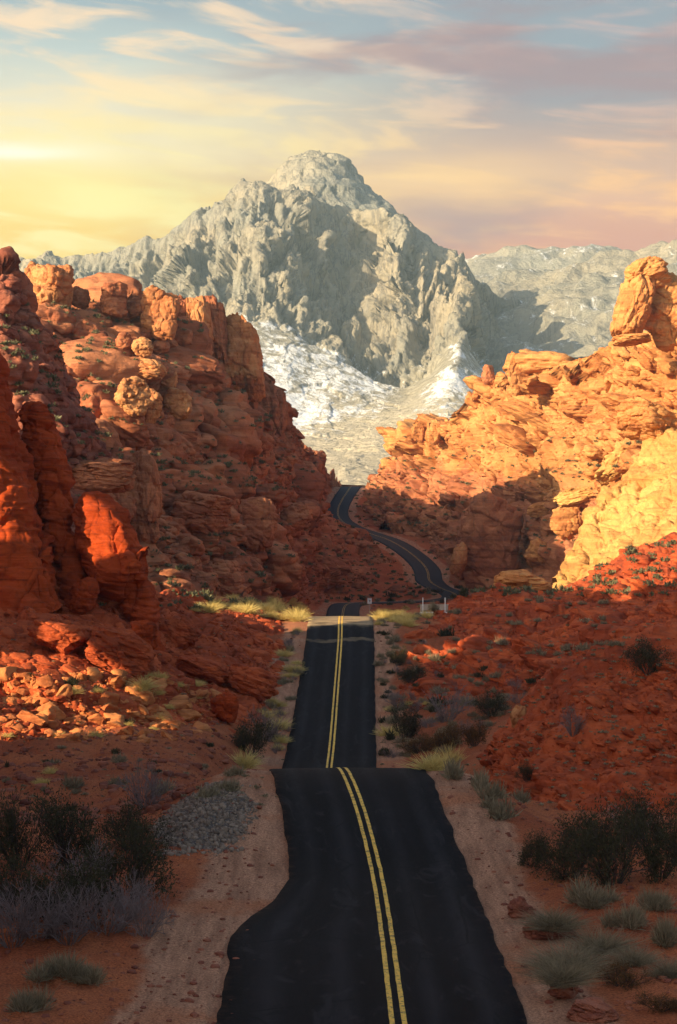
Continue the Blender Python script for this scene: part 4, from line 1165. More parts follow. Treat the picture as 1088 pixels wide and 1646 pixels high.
def fin(label, spine, seed, mat, deep=1.5, lean=0.0):
    """a rounded wall of rock along a spine of (x, y, distance, radius in photo pixels), top first"""
    A = np.array(spine, float)
    C = np.stack([(A[:, 0] - 544) * A[:, 2] / F, A[:, 2], ZC + (823 - A[:, 1]) * A[:, 2] / F, A[:, 3] * A[:, 2] / F], 1)
    nl, nr = 300, 260
    u = np.linspace(0, 1, nl)
    s = np.linspace(0, 1, len(C))
    q = np.stack([np.interp(u, s, C[:, i]) for i in range(4)], 1)
    for _ in range(14):
        q[1:-1] = (q[:-2] + q[1:-1] + q[2:]) / 3
    L = np.concatenate([[0], np.cumsum(np.linalg.norm(np.diff(q[:, :3], axis=0), axis=1))])
    top = np.sqrt(np.clip(1 - (1 - np.clip(L / (q[0, 3] * 1.1), 0, 1)) ** 2, 0.0, 1))
    rad = q[:, 3] * np.maximum(top, 0.01)
    th = np.linspace(0, 2 * PI, nr, endpoint=False)
    cs = np.sign(np.cos(th)) * np.abs(np.cos(th)) ** 0.8
    sn = np.sign(np.sin(th)) * np.abs(np.sin(th)) ** 0.8
    tn = np.gradient(q[:, :3], axis=0)
    tn /= np.linalg.norm(tn, axis=1)[:, None]
    e1 = np.cross(tn, np.array([0, 1, 0]))
    e1 /= np.linalg.norm(e1, axis=1)[:, None]
    V = q[:, None, :3] + rad[:, None, None] * (cs[None, :, None] * e1[:, None, :] + sn[None, :, None] * np.array([0, deep, 0])[None, None, :])
    V = V.reshape(-1, 3)
    i = np.arange(nl - 1)[:, None] * nr
    j = np.arange(nr)[None, :]
    Q = np.stack([(i + j), (i + (j + 1) % nr), (i + nr + (j + 1) % nr), (i + nr + j)], 2).reshape(-1, 4)
    n_ = np.cross(V[Q[5000, 2]] - V[Q[5000, 0]], V[Q[5000, 3]] - V[Q[5000, 1]])
    if n_ @ (V[Q[5000, 0]] - q[5000 // nr, :3]) < 0:
        Q = Q[:, ::-1]
    V, tone = rockify(V, Q, [('fbm', (4, 4, 5), 0.45, 3), ('strata', 1.2, 0.24, (0.10, 0.22, 0)), ('pits', 1.1, 0.35), ('block', 6.0, 0.35, (1.0, 1.0, 2.2), (0.1, 0.2, 0.3), 0.8, 1.3, 0.1), ('block', 2.2, 0.12, (1.0, 1.0, 1.3), (0.1, 0.2, 0.3), 0.7, 0.8, 0.2),
                             ('strata', 0.45, 0.11, (0.06, 0.20, 0)), ('fbm', (0.7, 0.7, 0.45), 0.035, 3)], seed)
    o = mesh_obj('rock_fin', V, Q, mat, attrs={'tone': tone})
    tag(o, label, 'rock fin')


fin('tall red sandstone fin running off the left edge of the view', [(-100, 530, 189, 84), (-76, 640, 188, 88), (-50, 740, 186, 88), (-20, 840, 183, 86), (12, 930, 180, 80), (50, 1010, 175, 64)], 71, M_FIN, 1.35)
fin('slender red sandstone fin in the middle, layered and leaning left', [(46, 642, 193, 18), (66, 700, 192, 30), (82, 770, 190, 28), (97, 850, 188, 25), (117, 930, 185, 22), (140, 1010, 180, 20)], 72, M_FIN, 1.4)
fin('red sandstone fin with a rounded bald top, nearest the road', [(140, 792, 187, 24), (160, 840, 186, 42), (182, 888, 185, 50), (196, 918, 184, 48), (222, 952, 184, 28), (232, 1000, 183, 24), (246, 1070, 180, 20)], 73, M_FIN, 1.4)
mark('fins')

# ------------------------------------------------------------------ signs and the culvert rail
M_WHITE, tw_ = new_mat('white_paint')
nz = tw_.noise(tw_.n('ShaderNodeNewGeometry').outputs['Position'], 3.0, 5, 0.7)
finish(tw_, tw_.mix(tw_.step(nz, 0.45, 0.7), (0.80, 0.79, 0.75), (0.55, 0.50, 0.43)), 0.5, nz, 0.1, 0.01, 0.3)
M_STEEL, tw_ = new_mat('galvanised_steel')
nz = tw_.noise(tw_.n('ShaderNodeNewGeometry').outputs['Position'], 8.0, 4, 0.6)
finish(tw_, tw_.mix(nz, (0.30, 0.29, 0.28), (0.42, 0.41, 0.40)), 0.5, nz, 0.1, 0.01, 0.4).inputs['Metallic'].default_value = 0.6
M_BLACK, tw_ = new_mat('black_sign_ink')
finish(tw_, (0.02, 0.02, 0.02), 0.6)
M_CONC, tw_ = new_mat('dusty_concrete')
nz = tw_.noise(tw_.n('ShaderNodeNewGeometry').outputs['Position'], 2.0, 6, 0.7)
finish(tw_, tw_.mix(nz, (0.36, 0.27, 0.20), (0.52, 0.44, 0.35)), 0.9, nz, 0.4, 0.03)


def boxes(lst, bev=0.01):
    """chamfered boxes (x0, x1, y0, y1, z0, z1) -> arrays"""
    Vs, Fs, off = [], [], 0
    for (x0, x1, y0, y1, z0, z1) in lst:
        b_ = min(bev, (x1 - x0) * 0.3, (y1 - y0) * 0.3, (z1 - z0) * 0.3)
        v, q = cube_sphere(3)
        g = np.sign(np.round(v, 3)) * np.where(np.abs(v) > 1e-3, 1, 0)
        m_ = np.abs(v).max(1)[:, None]
        c = v / m_
        c = np.sign(c) * np.where(np.abs(c) > 0.99, 1.0, 0.0) + np.where(np.abs(c) > 0.99, 0, np.sign(c) * 1.0)
        onface = np.abs(v / m_) > 0.99
        half = np.array([(x1 - x0) / 2, (y1 - y0) / 2, (z1 - z0) / 2])
        p = np.where(onface, c * half, c * (half - b_)) + np.array([(x0 + x1) / 2, (y0 + y1) / 2, (z0 + z1) / 2])
        Vs.append(p); Fs.append(q + off); off += len(v)
    return np.concatenate(Vs), np.concatenate(Fs)


def empty(name, loc):
    o = bpy.data.objects.new(name, None)
    COL.objects.link(o)
    o.location = loc
    return o


DG = cast_setup()
q = hit(594, 978)
base = px(594, 966, 446)
gz = base_height(np.array([[base[0], base[1]]]))[0]
sg = empty('road_sign', (base[0], base[1], gz))
tag(sg, 'small white square road sign on a thin post beyond the rise', 'road sign')
hz = base[2] - gz
V, Q = boxes([(-0.04, 0.04, -0.03, 0.03, -0.4, hz + 0.45)])
mesh_obj('post', V, Q, M_STEEL, sg, smooth=False)
V, Q = boxes([(-0.46, 0.46, -0.06, -0.034, hz - 0.6, hz + 0.62)], 0.02)
pl = mesh_obj('sign_plate', V, Q, M_WHITE, sg, smooth=False)
V, Q = boxes([(-0.22, 0.22, -0.068, -0.061, hz + 0.10, hz + 0.20), (-0.05, 0.05, -0.068, -0.061, hz - 0.25, hz + 0.095)], 0.003)
mesh_obj('symbol', V, Q, M_BLACK, pl, smooth=False)

c = px(697, 985, 236)
gz = c[2]
rl = empty('guard_rail', tuple(c))
tag(rl, 'low pale culvert guard rail right of the road with two upright markers', 'guard rail')
V, Q = boxes([(-1.6, 1.7, -0.14, 0.14, -0.9, 0.10)], 0.03)
mesh_obj('kerb', V, Q, M_WHITE, rl, smooth=False)
V, Q = boxes([(-1.55, 1.65, -0.07, 0.07, 0.30, 0.86)], 0.04)
mesh_obj('rail_panel', V, Q, M_CONC, rl, smooth=False)
V, Q = boxes([(-1.6, 1.7, -0.10, 0.10, 0.863, 0.97)], 0.03)
mesh_obj('top_rail', V, Q, M_CONC, rl, smooth=False)
for xx in (-1.45, 0.05, 1.5):
    V, Q = boxes([(xx - 0.07, xx + 0.07, 0.075, 0.2, -0.5, 0.858)], 0.02)
    mesh_obj('post', V, Q, M_STEEL, rl, smooth=False)
for xx in (-1.25, 1.30):
    V, Q = boxes([(xx - 0.05, xx + 0.05, -0.22, -0.16, -0.5, 1.75)], 0.02)
    mesh_obj('marker', V, Q, M_WHITE, rl, smooth=False)

# ------------------------------------------------------------------ plants
def ribbons(roots, dirs, lens, wid, bend, rs, seg=3):
    """many thin leaves or stems: tapered two-sided ribbons that bend over"""
    n = len(roots)
    d_ = dirs / np.linalg.norm(dirs, axis=1)[:, None]
    side = np.cross(d_, rs.normal(size=(n, 3)))
    side /= np.linalg.norm(side, axis=1)[:, None]
    Vs = []
    for k_ in range(seg + 1):
        u = k_ / seg
        p = roots + d_ * (lens * u)[:, None] + bend * (u * u)
        wdt = (wid * (1 - 0.85 * u ** 1.5))[:, None]
        Vs += [p - side * wdt, p + side * wdt]
    V = np.stack(Vs, 1).reshape(-1, 3)
    b = np.arange(n)[:, None] * (2 * (seg + 1))
    Q = np.concatenate([np.stack([b[:, 0] + 2*k_, b[:, 0] + 2*k_ + 1, b[:, 0] + 2*k_ + 3, b[:, 0] + 2*k_ + 2], 1) for k_ in range(seg)])
    tone = np.repeat(rs.uniform(0, 1, n), 2 * (seg + 1))
    return V, Q, tone


def hemi(n, rs, lo=0.02):
    z = rs.uniform(lo, 1, n)
    a_ = rs.uniform(0, 2 * PI, n)
    r_ = np.sqrt(1 - z * z)
    return np.stack([r_ * np.cos(a_), r_ * np.sin(a_), z], 1)


def tuft_mesh(n, seed, flat=0.75, wid=0.022, lumps=6):
    """a rounded desert shrub about one unit wide: fine upright sprigs from several lumps"""
    rs = np.random.RandomState(seed)
    C = np.stack([rs.normal(0, 0.20, lumps), rs.normal(0, 0.20, lumps), np.zeros(lumps)], 1)
    Rr = rs.uniform(0.22, 0.36, lumps)
    w = rs.randint(0, lumps, n)
    d_ = hemi(n, rs)
    d_[:, 2] = d_[:, 2] * 1.0 + 0.12
    t_ = rs.uniform(0.15, 0.75, n)
    roots = C[w] + d_ * (Rr[w] * t_)[:, None] * np.array([1, 1, flat * 1.3])
    dirs = d_ + rs.normal(0, 0.35, (n, 3)) + np.array([0, 0, 0.35])
    lens = Rr[w] * rs.uniform(0.35, 0.75, n)
    return ribbons(roots, dirs, lens, np.full(n, wid) * rs.uniform(0.6, 1.3, n), rs.normal(0, 0.04, (n, 3)), rs, 2)


def straw_mesh(n, seed, wid=0.012):
    rs = np.random.RandomState(seed)
    d_ = hemi(n, rs, 0.25)
    roots = np.stack([rs.normal(0, 0.14, n), rs.normal(0, 0.14, n), np.zeros(n)], 1)
    lens = rs.uniform(0.35, 0.75, n)
    bend = d_ * np.array([0.25, 0.25, -0.12])
    return ribbons(roots, d_ + rs.normal(0, 0.15, (n, 3)), lens, np.full(n, wid), bend, rs, 3)


def branch_mesh(seed, stems=12, depth=4, spread=0.75, thick=0.016, twig=3):
    """forking woody stems as thin three-sided tubes; returns arrays and the twig tips"""
    rs = np.random.RandomState(seed)
    segs, tips = [], []

    def grow(p, d_, L, r_, k_):
        q = p + d_ * L
        segs.append((p, q, r_, r_ * 0.68))
        if k_ == 0:
            tips.append((q, d_))
            return
        for _ in range(twig if k_ < depth else 2):
            nd = d_ + rs.normal(0, 0.42, 3) + np.array([0, 0, 0.08])
            nd /= np.linalg.norm(nd)
            grow(p + (q - p) * rs.uniform(0.55, 1.0), nd, L * rs.uniform(0.55, 0.85), r_ * 0.66, k_ - 1)
    for _ in range(stems):
        a_ = rs.uniform(0, 2 * PI)
        sp = spread * math.sqrt(rs.uniform(0.02, 1))
        d_ = np.array([math.cos(a_) * sp, math.sin(a_) * sp, 0.75])
        d_ /= np.linalg.norm(d_)
        grow(np.array([math.cos(a_) * 0.05, math.sin(a_) * 0.05, -0.04]), d_, rs.uniform(0.15, 0.42), thick, depth)
    A = np.array([s[0] for s in segs]); B = np.array([s[1] for s in segs])
    ra = np.array([s[2] for s in segs]); rb = np.array([s[3] for s in segs])
    d_ = B - A
    d_ /= np.linalg.norm(d_, axis=1)[:, None]
    e1 = np.cross(d_, np.array([0.31, 0.22, 0.92])); e1 /= np.linalg.norm(e1, axis=1)[:, None] + 1e-9
    e2 = np.cross(d_, e1)
    Vs = []
    for P_, r_ in ((A, ra), (B, rb)):
        for k_ in range(3):
            Vs.append(P_ + (e1 * math.cos(k_ * 2.0944) + e2 * math.sin(k_ * 2.0944)) * r_[:, None])
    V = np.stack(Vs, 1).reshape(-1, 3)
    b = np.arange(len(A)) * 6
    Q = np.concatenate([np.stack([b + k_, b + (k_ + 1) % 3, b + 3 + (k_ + 1) % 3, b + 3 + k_], 1) for k_ in range(3)])
    return V, Q, np.repeat(rs.uniform(0, 1, len(A)), 6), np.array([t_[0] for t_ in tips]), np.array([t_[1] for t_ in tips])


def leaf_mesh(tips, dirs, per, seed, size=0.030, spread=0.06):
    rs = np.random.RandomState(seed)
    n = len(tips) * per
    roots = np.repeat(tips, per, 0) + rs.normal(0, spread, (n, 3))
    d_ = np.repeat(dirs, per, 0) + rs.normal(0, 0.7, (n, 3))
    return ribbons(roots, d_, np.full(n, size * 2.2) * rs.uniform(0.6, 1.3, n), np.full(n, size * 0.5), np.zeros((n, 3)), rs, 1)


PROTO = {}
def proto(kind, var):
    """mesh data for one plant: a list of (part name or None, mesh)"""
    key = (kind, var)
    if key in PROTO:
        return PROTO[key]
    sd = 300 + var * 17

    def md(nm, arr, mat):
        o = mesh_obj(nm, arr[0], arr[1], mat, attrs={'tone': arr[2]})
        me = o.data
        bpy.data.objects.remove(o)
        return me
    if kind == 'sage_near':
        r_ = [(None, md('sage', tuft_mesh(1500, sd, wid=0.0075), M_SAGE))]
    elif kind == 'sage_mid':
        r_ = [(None, md('sage', tuft_mesh(420, sd, wid=0.016), M_SAGE))]
    elif kind == 'sage_far':
        r_ = [(None, md('sage', tuft_mesh(130, sd, wid=0.036, lumps=4), M_SAGE))]
    elif kind == 'olive_far':
        r_ = [(None, md('scrub', tuft_mesh(170, sd, wid=0.034, lumps=5), M_OLIVE))]
    elif kind == 'straw':
        r_ = [(None, md('straw', straw_mesh(420, sd), M_STRAW))]
    elif kind == 'dry_near':
        r_ = [(None, md('dry', straw_mesh(1100, sd, 0.0055), M_SAGE))]
    elif kind == 'bare':
        b_ = branch_mesh(sd, 22, 4, 0.95, 0.011)
        r_ = [(None, md('bare', b_[:3], M_TWIG))]
    elif kind in ('creosote', 'rust'):
        b_ = branch_mesh(sd, 18, 4, 0.95, 0.012)
        lf = leaf_mesh(b_[3], b_[4], 4, sd, 0.020)
        r_ = [('stem', md('stem', b_[:3], M_BARK)), ('foliage', md('foliage', lf, M_OLIVE if kind == 'creosote' else M_RUST))]
    PROTO[key] = r_
    return r_


NAMES = {'sage_near': 'sage_bush', 'sage_mid': 'sage_bush', 'sage_far': 'sage_bush', 'olive_far': 'desert_shrub', 'straw': 'dry_grass_tuft',
         'dry_near': 'dry_grass_tuft', 'bare': 'bare_bush', 'creosote': 'dark_bush', 'rust': 'rust_bush'}
CATS = {'sage_bush': 'shrub', 'desert_shrub': 'shrub', 'dry_grass_tuft': 'grass tuft', 'bare_bush': 'bush', 'dark_bush': 'bush', 'rust_bush': 'bush'}
RNG = random.Random(5)
NPL = [0]


def plant(kind, p, w, h, label, group=None):
    """a plant standing at point p, w metres wide, h metres high"""
    parts = proto(kind, RNG.randrange(3))
    nm = NAMES[kind]
    if parts[0][0] is None:
        o = bpy.data.objects.new(nm, parts[0][1])
        COL.objects.link(o)
    else:
        o = bpy.data.objects.new(nm, None)
        COL.objects.link(o)
        for pn, me in parts:
            c_ = bpy.data.objects.new(pn, me)
            COL.objects.link(c_)
            c_.parent = o
    o.location = p
    o.rotation_euler = (0, 0, RNG.uniform(0, 2 * PI))
    hh = {'sage_near': 0.55, 'sage_mid': 0.55, 'sage_far': 0.55, 'olive_far': 0.55, 'straw': 0.65, 'dry_near': 0.65, 'bare': 1.1, 'creosote': 1.1, 'rust': 1.1}[kind]
    ww = {'bare': 1.7, 'creosote': 1.7, 'rust': 1.7, 'straw': 1.1, 'dry_near': 1.1}.get(kind, 1.1)
    jj = RNG.uniform(0.85, 1.25)
    o.scale = (w / ww, w / ww * RNG.uniform(0.85, 1.15), h / hh * jj)
    tag(o, label, CATS[nm], group)
    NPL[0] += 1
    return o


DG = cast_setup()


def plant_px(kind, x, y, w, h, label, group=None):
    q = hit(x, y)
    if q is None or q[0][1] > 900 or q[2] in ('road', 'centre_line', 'road_sign'):
        return None
    Y = q[0][1]
    return plant(kind, (q[0][0], q[0][1], q[0][2] - 0.04 * h * Y / F), w * Y / F, h * Y / F, label, group)


# the large ones, each its own
for a_ in [
    ('creosote', 28, 1480, 170, 150, 'big dark leafy bush cut off by the left edge'),
    ('creosote', 112, 1490, 200, 150, 'widest dark leafy bush in the left thicket, in front'),
    ('creosote', 205, 1450, 180, 140, 'dark bush at the right end of the left thicket'),
    ('creosote', 120, 1400, 190, 160, 'dark bush at the back of the left thicket, below the red ground'),
    ('creosote', 215, 1370, 130, 120, 'dark bush with crooked black limbs behind the gravel heap'),
    ('creosote', 30, 1395, 150, 140, 'dark bush at the back of the left thicket, by the frame edge'),
    ('bare', 60, 1505, 190, 150, 'purplish bare bush in front of the left thicket'),
    ('bare', 170, 1500, 170, 140, 'purplish bare bush in the middle front of the left thicket'),
    ('bare', 235, 1505, 120, 110, 'thin bare bush at the sandy right end of the left thicket'),
    ('bare', 120, 1440, 200, 140, 'wide purplish bare bush rising amid the left thicket'),
    ('bare', 235, 1300, 120, 100, 'dead branching bush above the left thicket'),
    ('bare', 20, 1520, 180, 120, 'purplish bare bush cut off by the left edge, under the thicket'),
    ('bare', 110, 1515, 200, 120, 'low wide purplish bare bush nearest the two grey sage bushes'),
    ('bare', 200, 1478, 160, 130, 'purplish bare bush between the last dark bush and the sand'),
    ('sage_near', 92, 1568, 110, 56, 'pale grey sage bush below the left thicket'),
    ('sage_near', 140, 1580, 80, 50, 'grey sage bush nearest the sandy shoulder at lower left'),
    ('sage_near', 50, 1625, 90, 56, 'dull grey bush in the bottom left corner'),
    ('creosote', 856, 1392, 90, 70, 'black leafy bush at the left tip of the right thicket'),
    ('creosote', 915, 1412, 120, 100, 'dense black bush in the middle of the right thicket'),
    ('creosote', 985, 1420, 150, 140, 'largest black bush of the right thicket'),
    ('creosote', 1060, 1412, 130, 110, 'black bush cut off by the right edge'),
    ('creosote', 960, 1375, 140, 90, 'black bush behind the right thicket, under the red mound'),
    ('creosote', 1050, 1365, 140, 100, 'black bush behind the right thicket, by the right edge'),
    ('bare', 1010, 1340, 130, 70, 'grey bare bush topping the right thicket'),
    ('sage_near', 950, 1456, 100, 56, 'grey-green sage bush in front of the right thicket'),
    ('sage_near', 1012, 1490, 80, 50, 'grey-green sage bush midway along the bottom right edge'),
    ('sage_near', 1050, 1462, 80, 40, 'low sage bush close to the right edge'),
    ('sage_near', 1080, 1518, 70, 60, 'sage bush cut off by the right edge at the bottom'),
    ('dry_near', 890, 1492, 80, 44, 'pale dry tuft between the dark red rocks'),
    ('dry_near', 915, 1560, 110, 66, 'largest pale dry tuft at lower right'),
    ('dry_near', 965, 1530, 90, 50, 'pale dry tuft above the largest one at lower right'),
    ('dry_near', 905, 1580, 90, 50, 'pale dry tuft below the largest one at lower right'),
    ('dry_near', 1020, 1550, 70, 40, 'small pale dry tuft toward the right edge'),
    ('dry_near', 1075, 1570, 60, 40, 'pale dry tuft touching the right edge'),
    ('rust', 1000, 1585, 110, 50, 'low rust-coloured bush at lower right'),
    ('rust', 1060, 1625, 100, 44, 'rust-coloured bush in the bottom right corner'),
    ('sage_mid', 738, 1252, 60, 44, 'grey sage bush first in the row beside the right shoulder'),
    ('sage_mid', 764, 1268, 56, 46, 'grey sage bush second in the row beside the right shoulder'),
    ('sage_mid', 786, 1284, 56, 44, 'grey sage bush third in the row beside the right shoulder'),
    ('sage_mid', 806, 1316, 60, 44, 'grey sage bush last in the row beside the right shoulder'),
    ('sage_mid', 785, 1298, 44, 28, 'low grey sage tucked between the last two bushes of the row'),
    ('straw', 664, 1242, 60, 46, 'bright yellow dry tuft right of the road crest'),
    ('straw', 694, 1238, 56, 44, 'second bright yellow dry tuft right of the road crest'),
    ('straw', 722, 1232, 40, 40, 'yellow dry tuft against the rust-coloured bush'),
    ('rust', 676, 1210, 80, 50, 'rust-brown bush behind the bright yellow tufts'),
    ('rust', 716, 1206, 90, 60, 'wide rust-brown bush in the hollow right of the road'),
    ('rust', 762, 1200, 70, 50, 'rust-brown bush close to the near red mound'),
    ('creosote', 652, 1190, 60, 70, 'dark bush at the road edge in the hollow'),
    ('creosote', 790, 1150, 70, 50, 'dark bush behind the red mound'),
    ('bare', 716, 1160, 110, 80, 'bare grey-purple bush with spreading limbs in the hollow'),
    ('bare', 640, 1140, 60, 50, 'bare bush beside the right road edge'),
    ('creosote', 662, 1098, 70, 44, 'dark low bush on the valley floor right of the road'),
    ('creosote', 640, 1070, 44, 36, 'small dark bush further up the right road side'),
    ('creosote', 404, 1216, 80, 84, 'tall olive bush left of the road dip'),
    ('bare', 424, 1190, 80, 80, 'bare greyish bush behind the tall olive bush'),
    ('creosote', 846, 1256, 36, 40, 'small black bush growing on the red mound'),
    ('creosote', 1040, 1080, 90, 60, 'dark bush on the brow of the red mound by the right edge'),
    ('bare', 920, 1180, 60, 60, 'bare bush standing on the red mound'),
    ('sage_mid', 838, 1290, 44, 32, 'sage bush at the foot of the red mound'),
    ('sage_mid', 192, 1226, 36, 24, 'round grey sage on red ground, uppermost left of the road'),
    ('sage_mid', 118, 1266, 44, 32, 'round grey sage on red ground above the left thicket'),
    ('sage_mid', 186, 1262, 36, 20, 'flat grey sage right of the round one above the left thicket'),
    ('sage_mid', 255, 1276, 56, 36, 'grey sage beside the dead branching bush'),
    ('sage_mid', 336, 1284, 50, 30, 'grey-green sage at the top of the gravel heap'),
    ('sage_mid', 366, 1272, 44, 30, 'grey-green sage where the left shoulder begins'),
    ('sage_mid', 378, 1246, 44, 30, 'yellowish sage at the crest on the left'),
    ('straw', 392, 1234, 44, 34, 'straw-yellow tuft at the crest on the left'),
    ('straw', 230, 1106, 40, 26, 'pale spiky tuft on top of the sunlit rubble'),
    ('bare', 388, 958, 18, 34, 'pale leafless sapling above the sunlit grass on the left'),
]:
    plant_px(*a_[:5], a_[5])


def inpoly(x, y, P):
    c = False
    j = len(P) - 1
    for i in range(len(P)):
        if (P[i][1] > y) != (P[j][1] > y) and x < (P[j][0] - P[i][0]) * (y - P[i][1]) / (P[j][1] - P[i][1]) + P[i][0]:
            c = not c
        j = i
    return c


def strew(kinds, n, poly, size, label, group, seed, gap=0.55):
    """n plants over an area of the ground outlined in the photograph; size = width in metres"""
    rs = random.Random(seed)
    xs, ys = [p[0] for p in poly], [p[1] for p in poly]
    done, tries, spots = 0, 0, []
    while done < n and tries < n * 60:
        tries += 1
        x, y = rs.uniform(min(xs), max(xs)), rs.uniform(min(ys), max(ys))
        if not inpoly(x, y, poly):
            continue
        q = hit(x, y)
        if q is None or q[2] not in ('ground', 'hill') or q[1][2] < 0.25:
            continue
        w = size[0] * (size[1] / size[0]) ** rs.random()
        if any((q[0][0] - s[0]) ** 2 + (q[0][1] - s[1]) ** 2 < ((w + s[2]) * 0.5 * gap) ** 2 for s in spots):
            continue
        spots.append((q[0][0], q[0][1], w))
        k_ = rs.choice(kinds)
        plant(k_, (q[0][0], q[0][1], q[0][2] - 0.05 * w), w, w * rs.uniform(0.42, 0.7) * (1.25 if k_ in ('straw', 'bare', 'creosote') else 1), label[NAMES[k_]] if isinstance(label, dict) else label, group)
        done += 1


LB = lambda where: {'sage_bush': 'small grey sage bush ' + where, 'desert_shrub': 'small dark green shrub ' + where, 'dry_grass_tuft': 'small yellow dry grass tuft ' + where,
                    'bare_bush': 'small bare bush ' + where, 'dark_bush': 'dark bush ' + where, 'rust_bush': 'small rust-coloured bush ' + where}
strew(['sage_mid', 'sage_mid', 'sage_mid', 'olive_far', 'bare'], 92, [(612, 1020), (700, 1015), (800, 1060), (870, 1090), (800, 1170), (700, 1225), (625, 1225)], (0.8, 2.2), LB('on the valley floor right of the road'), 'shrubs on the valley floor right of the road', 1)
strew(['sage_mid', 'sage_mid', 'straw', 'olive_far'], 34, [(606, 1012), (640, 1012), (686, 1110), (690, 1226), (613, 1226), (608, 1100)], (0.7, 1.9), LB('close along the right road edge in the dip'), 'shrubs along the right road edge', 9)
strew(['sage_mid', 'sage_far'], 42, [(640, 1010), (700, 975), (860, 960), (1000, 960), (1000, 1040), (860, 1075), (700, 1020)], (0.8, 1.9), LB('on the red slope right of the road'), 'shrubs on the red slope right of the road', 2)
strew(['sage_mid', 'sage_mid', 'bare', 'straw'], 50, [(440, 1230), (420, 1130), (450, 1040), (470, 1010), (488, 1010), (478, 1100), (455, 1225)], (0.7, 1.8), LB('along the left road edge in the dip'), 'shrubs along the left road edge', 3)
strew(['sage_mid', 'sage_mid', 'olive_far', 'straw'], 22, [(0, 1200), (200, 1195), (400, 1190), (420, 1240), (250, 1300), (0, 1310)], (0.6, 1.5), LB('on the red ground left of the road'), 'shrubs on the red ground left of the road', 4)
strew(['sage_mid', 'straw', 'straw', 'straw', 'olive_far'], 26, [(0, 1080), (330, 1090), (330, 1180), (0, 1190)], (0.6, 1.5), LB('among the sunlit rubble on the left'), 'plants among the sunlit rubble', 5)
strew(['straw'], 38, [(300, 985), (330, 960), (490, 968), (495, 1002), (400, 985)], (1.0, 2.3), LB('in the sunlit strip left of the road'), 'yellow tufts left of the road rise', 6)
strew(['straw', 'straw', 'straw', 'sage_mid'], 46, [(598, 1006), (604, 985), (690, 972), (700, 985), (640, 1015)], (0.8, 2.0), LB('in the sunlit strip right of the road'), 'yellow tufts right of the road rise', 7)
strew(['olive_far', 'sage_far'], 24, [(470, 975), (600, 955), (740, 945), (780, 955), (700, 972), (600, 975)], (1.5, 3.5), LB('in the far hollow below the winding road'), 'shrubs in the far hollow', 8)
mark('plants %d' % NPL[0])


def merged(kind, n, boxes_, size, seed, squash=0.6):
    """uncountable small growth: many small plants as ONE mesh"""
    rs = random.Random(seed)
    Vs, Qs, Ts, off = [], [], [], 0
    src = [tuft_mesh(46, 700 + i, wid=0.075, lumps=3) for i in range(4)]
    made = 0
    tries = 0
    while made < n and tries < n * 12:
        tries += 1
        b = rs.choice(boxes_)
        q = hit(rs.uniform(b[0], b[2]), rs.uniform(b[1], b[3]))
        if q is None or q[2] not in ('hill', 'ground') or q[1][2] < 0.2 or q[0][1] > 900:
            continue
        w = size[0] * (size[1] / size[0]) ** rs.random()
        V, Q, T = src[made % 4]
        a_ = rs.uniform(0, 6.28)
        M = rotm(0, 0, a_)
        Vs.append((V * np.array([w, w, w * 1.2 * squash])) @ M.T + q[0])
        Qs.append(Q + off)
        Ts.append(np.clip(T + rs.uniform(-0.3, 0.3), 0, 1))
        off += len(V)
        made += 1
    return np.concatenate(Vs), np.concatenate(Qs), np.concatenate(Ts)


V, Q, T = merged('x', 1000, [(0, 480, 480, 800), (100, 730, 700, 980), (560, 700, 1088, 960)], (0.7, 2.2), 21, 0.85)
tag(mesh_obj('undergrowth', V, Q, M_SCRUB, attrs={'tone': T}), 'dark green scrub dotted over the rocky hillsides', 'undergrowth', kind='stuff')
V, Q, T = merged('x', 700, [(0, 1000, 480, 1300), (600, 960, 1088, 1240), (780, 1000, 1088, 1300)], (0.2, 0.6), 22)
tag(mesh_obj('undergrowth', V, Q, M_SAGE, attrs={'tone': T}), 'low grey scrub scattered on the red slopes', 'undergrowth', kind='stuff')

# broken rock at the left slope's foot, sunlight put into its warmer tint
rr = random.Random(91)
libm = [rock_shape(8, 950 + i, 4.0, 9, cutlo=0.30, cuthi=0.72) for i in range(8)]
M_BAND = rock_mat('sunlit_tint_sandstone', (0.54, 0.200, 0.066), (0.44, 0.130, 0.042), (0.17, 0.045, 0.018), 0.6, 1.0, 0.25, 0.2, 0.3)
Vs, Qs, Ts, off = [], [], [], 0
for _ in range(700):
    x, y = rr.uniform(-40, 345), rr.uniform(1078, 1192)
    if y < 1078 + max(0, x - 200) * 0.25:
        continue
    q = hit(x, y)
    if q is None or q[2] not in ('hill', 'ground'):
        continue
    LV, LQ, LT = libm[rr.randrange(len(libm))]
    w = 0.20 * (2.0 / 0.20) ** (rr.random() ** 2.2)
    M = rotm(rr.uniform(-0.5, 0.5), rr.uniform(-0.2, 0.7), rr.uniform(0, 6.28))
    Vs.append((LV * np.array([w * 0.62, w * 0.5, w * 0.36])) @ M.T + q[0] - np.array([0, 0, w * 0.10]))
    Qs.append(LQ + off)
    Ts.append(0.5 + 0.4 * (LT - 0.5) + rr.uniform(-0.3, 0.3))
    off += len(LV)
tag(mesh_obj('rubble', np.concatenate(Vs), np.concatenate(Qs), M_BAND, attrs={'tone': np.concatenate(Ts)}), 'broken rock tinted with sunlight in the lit band below the left fins', 'rubble', kind='stuff')

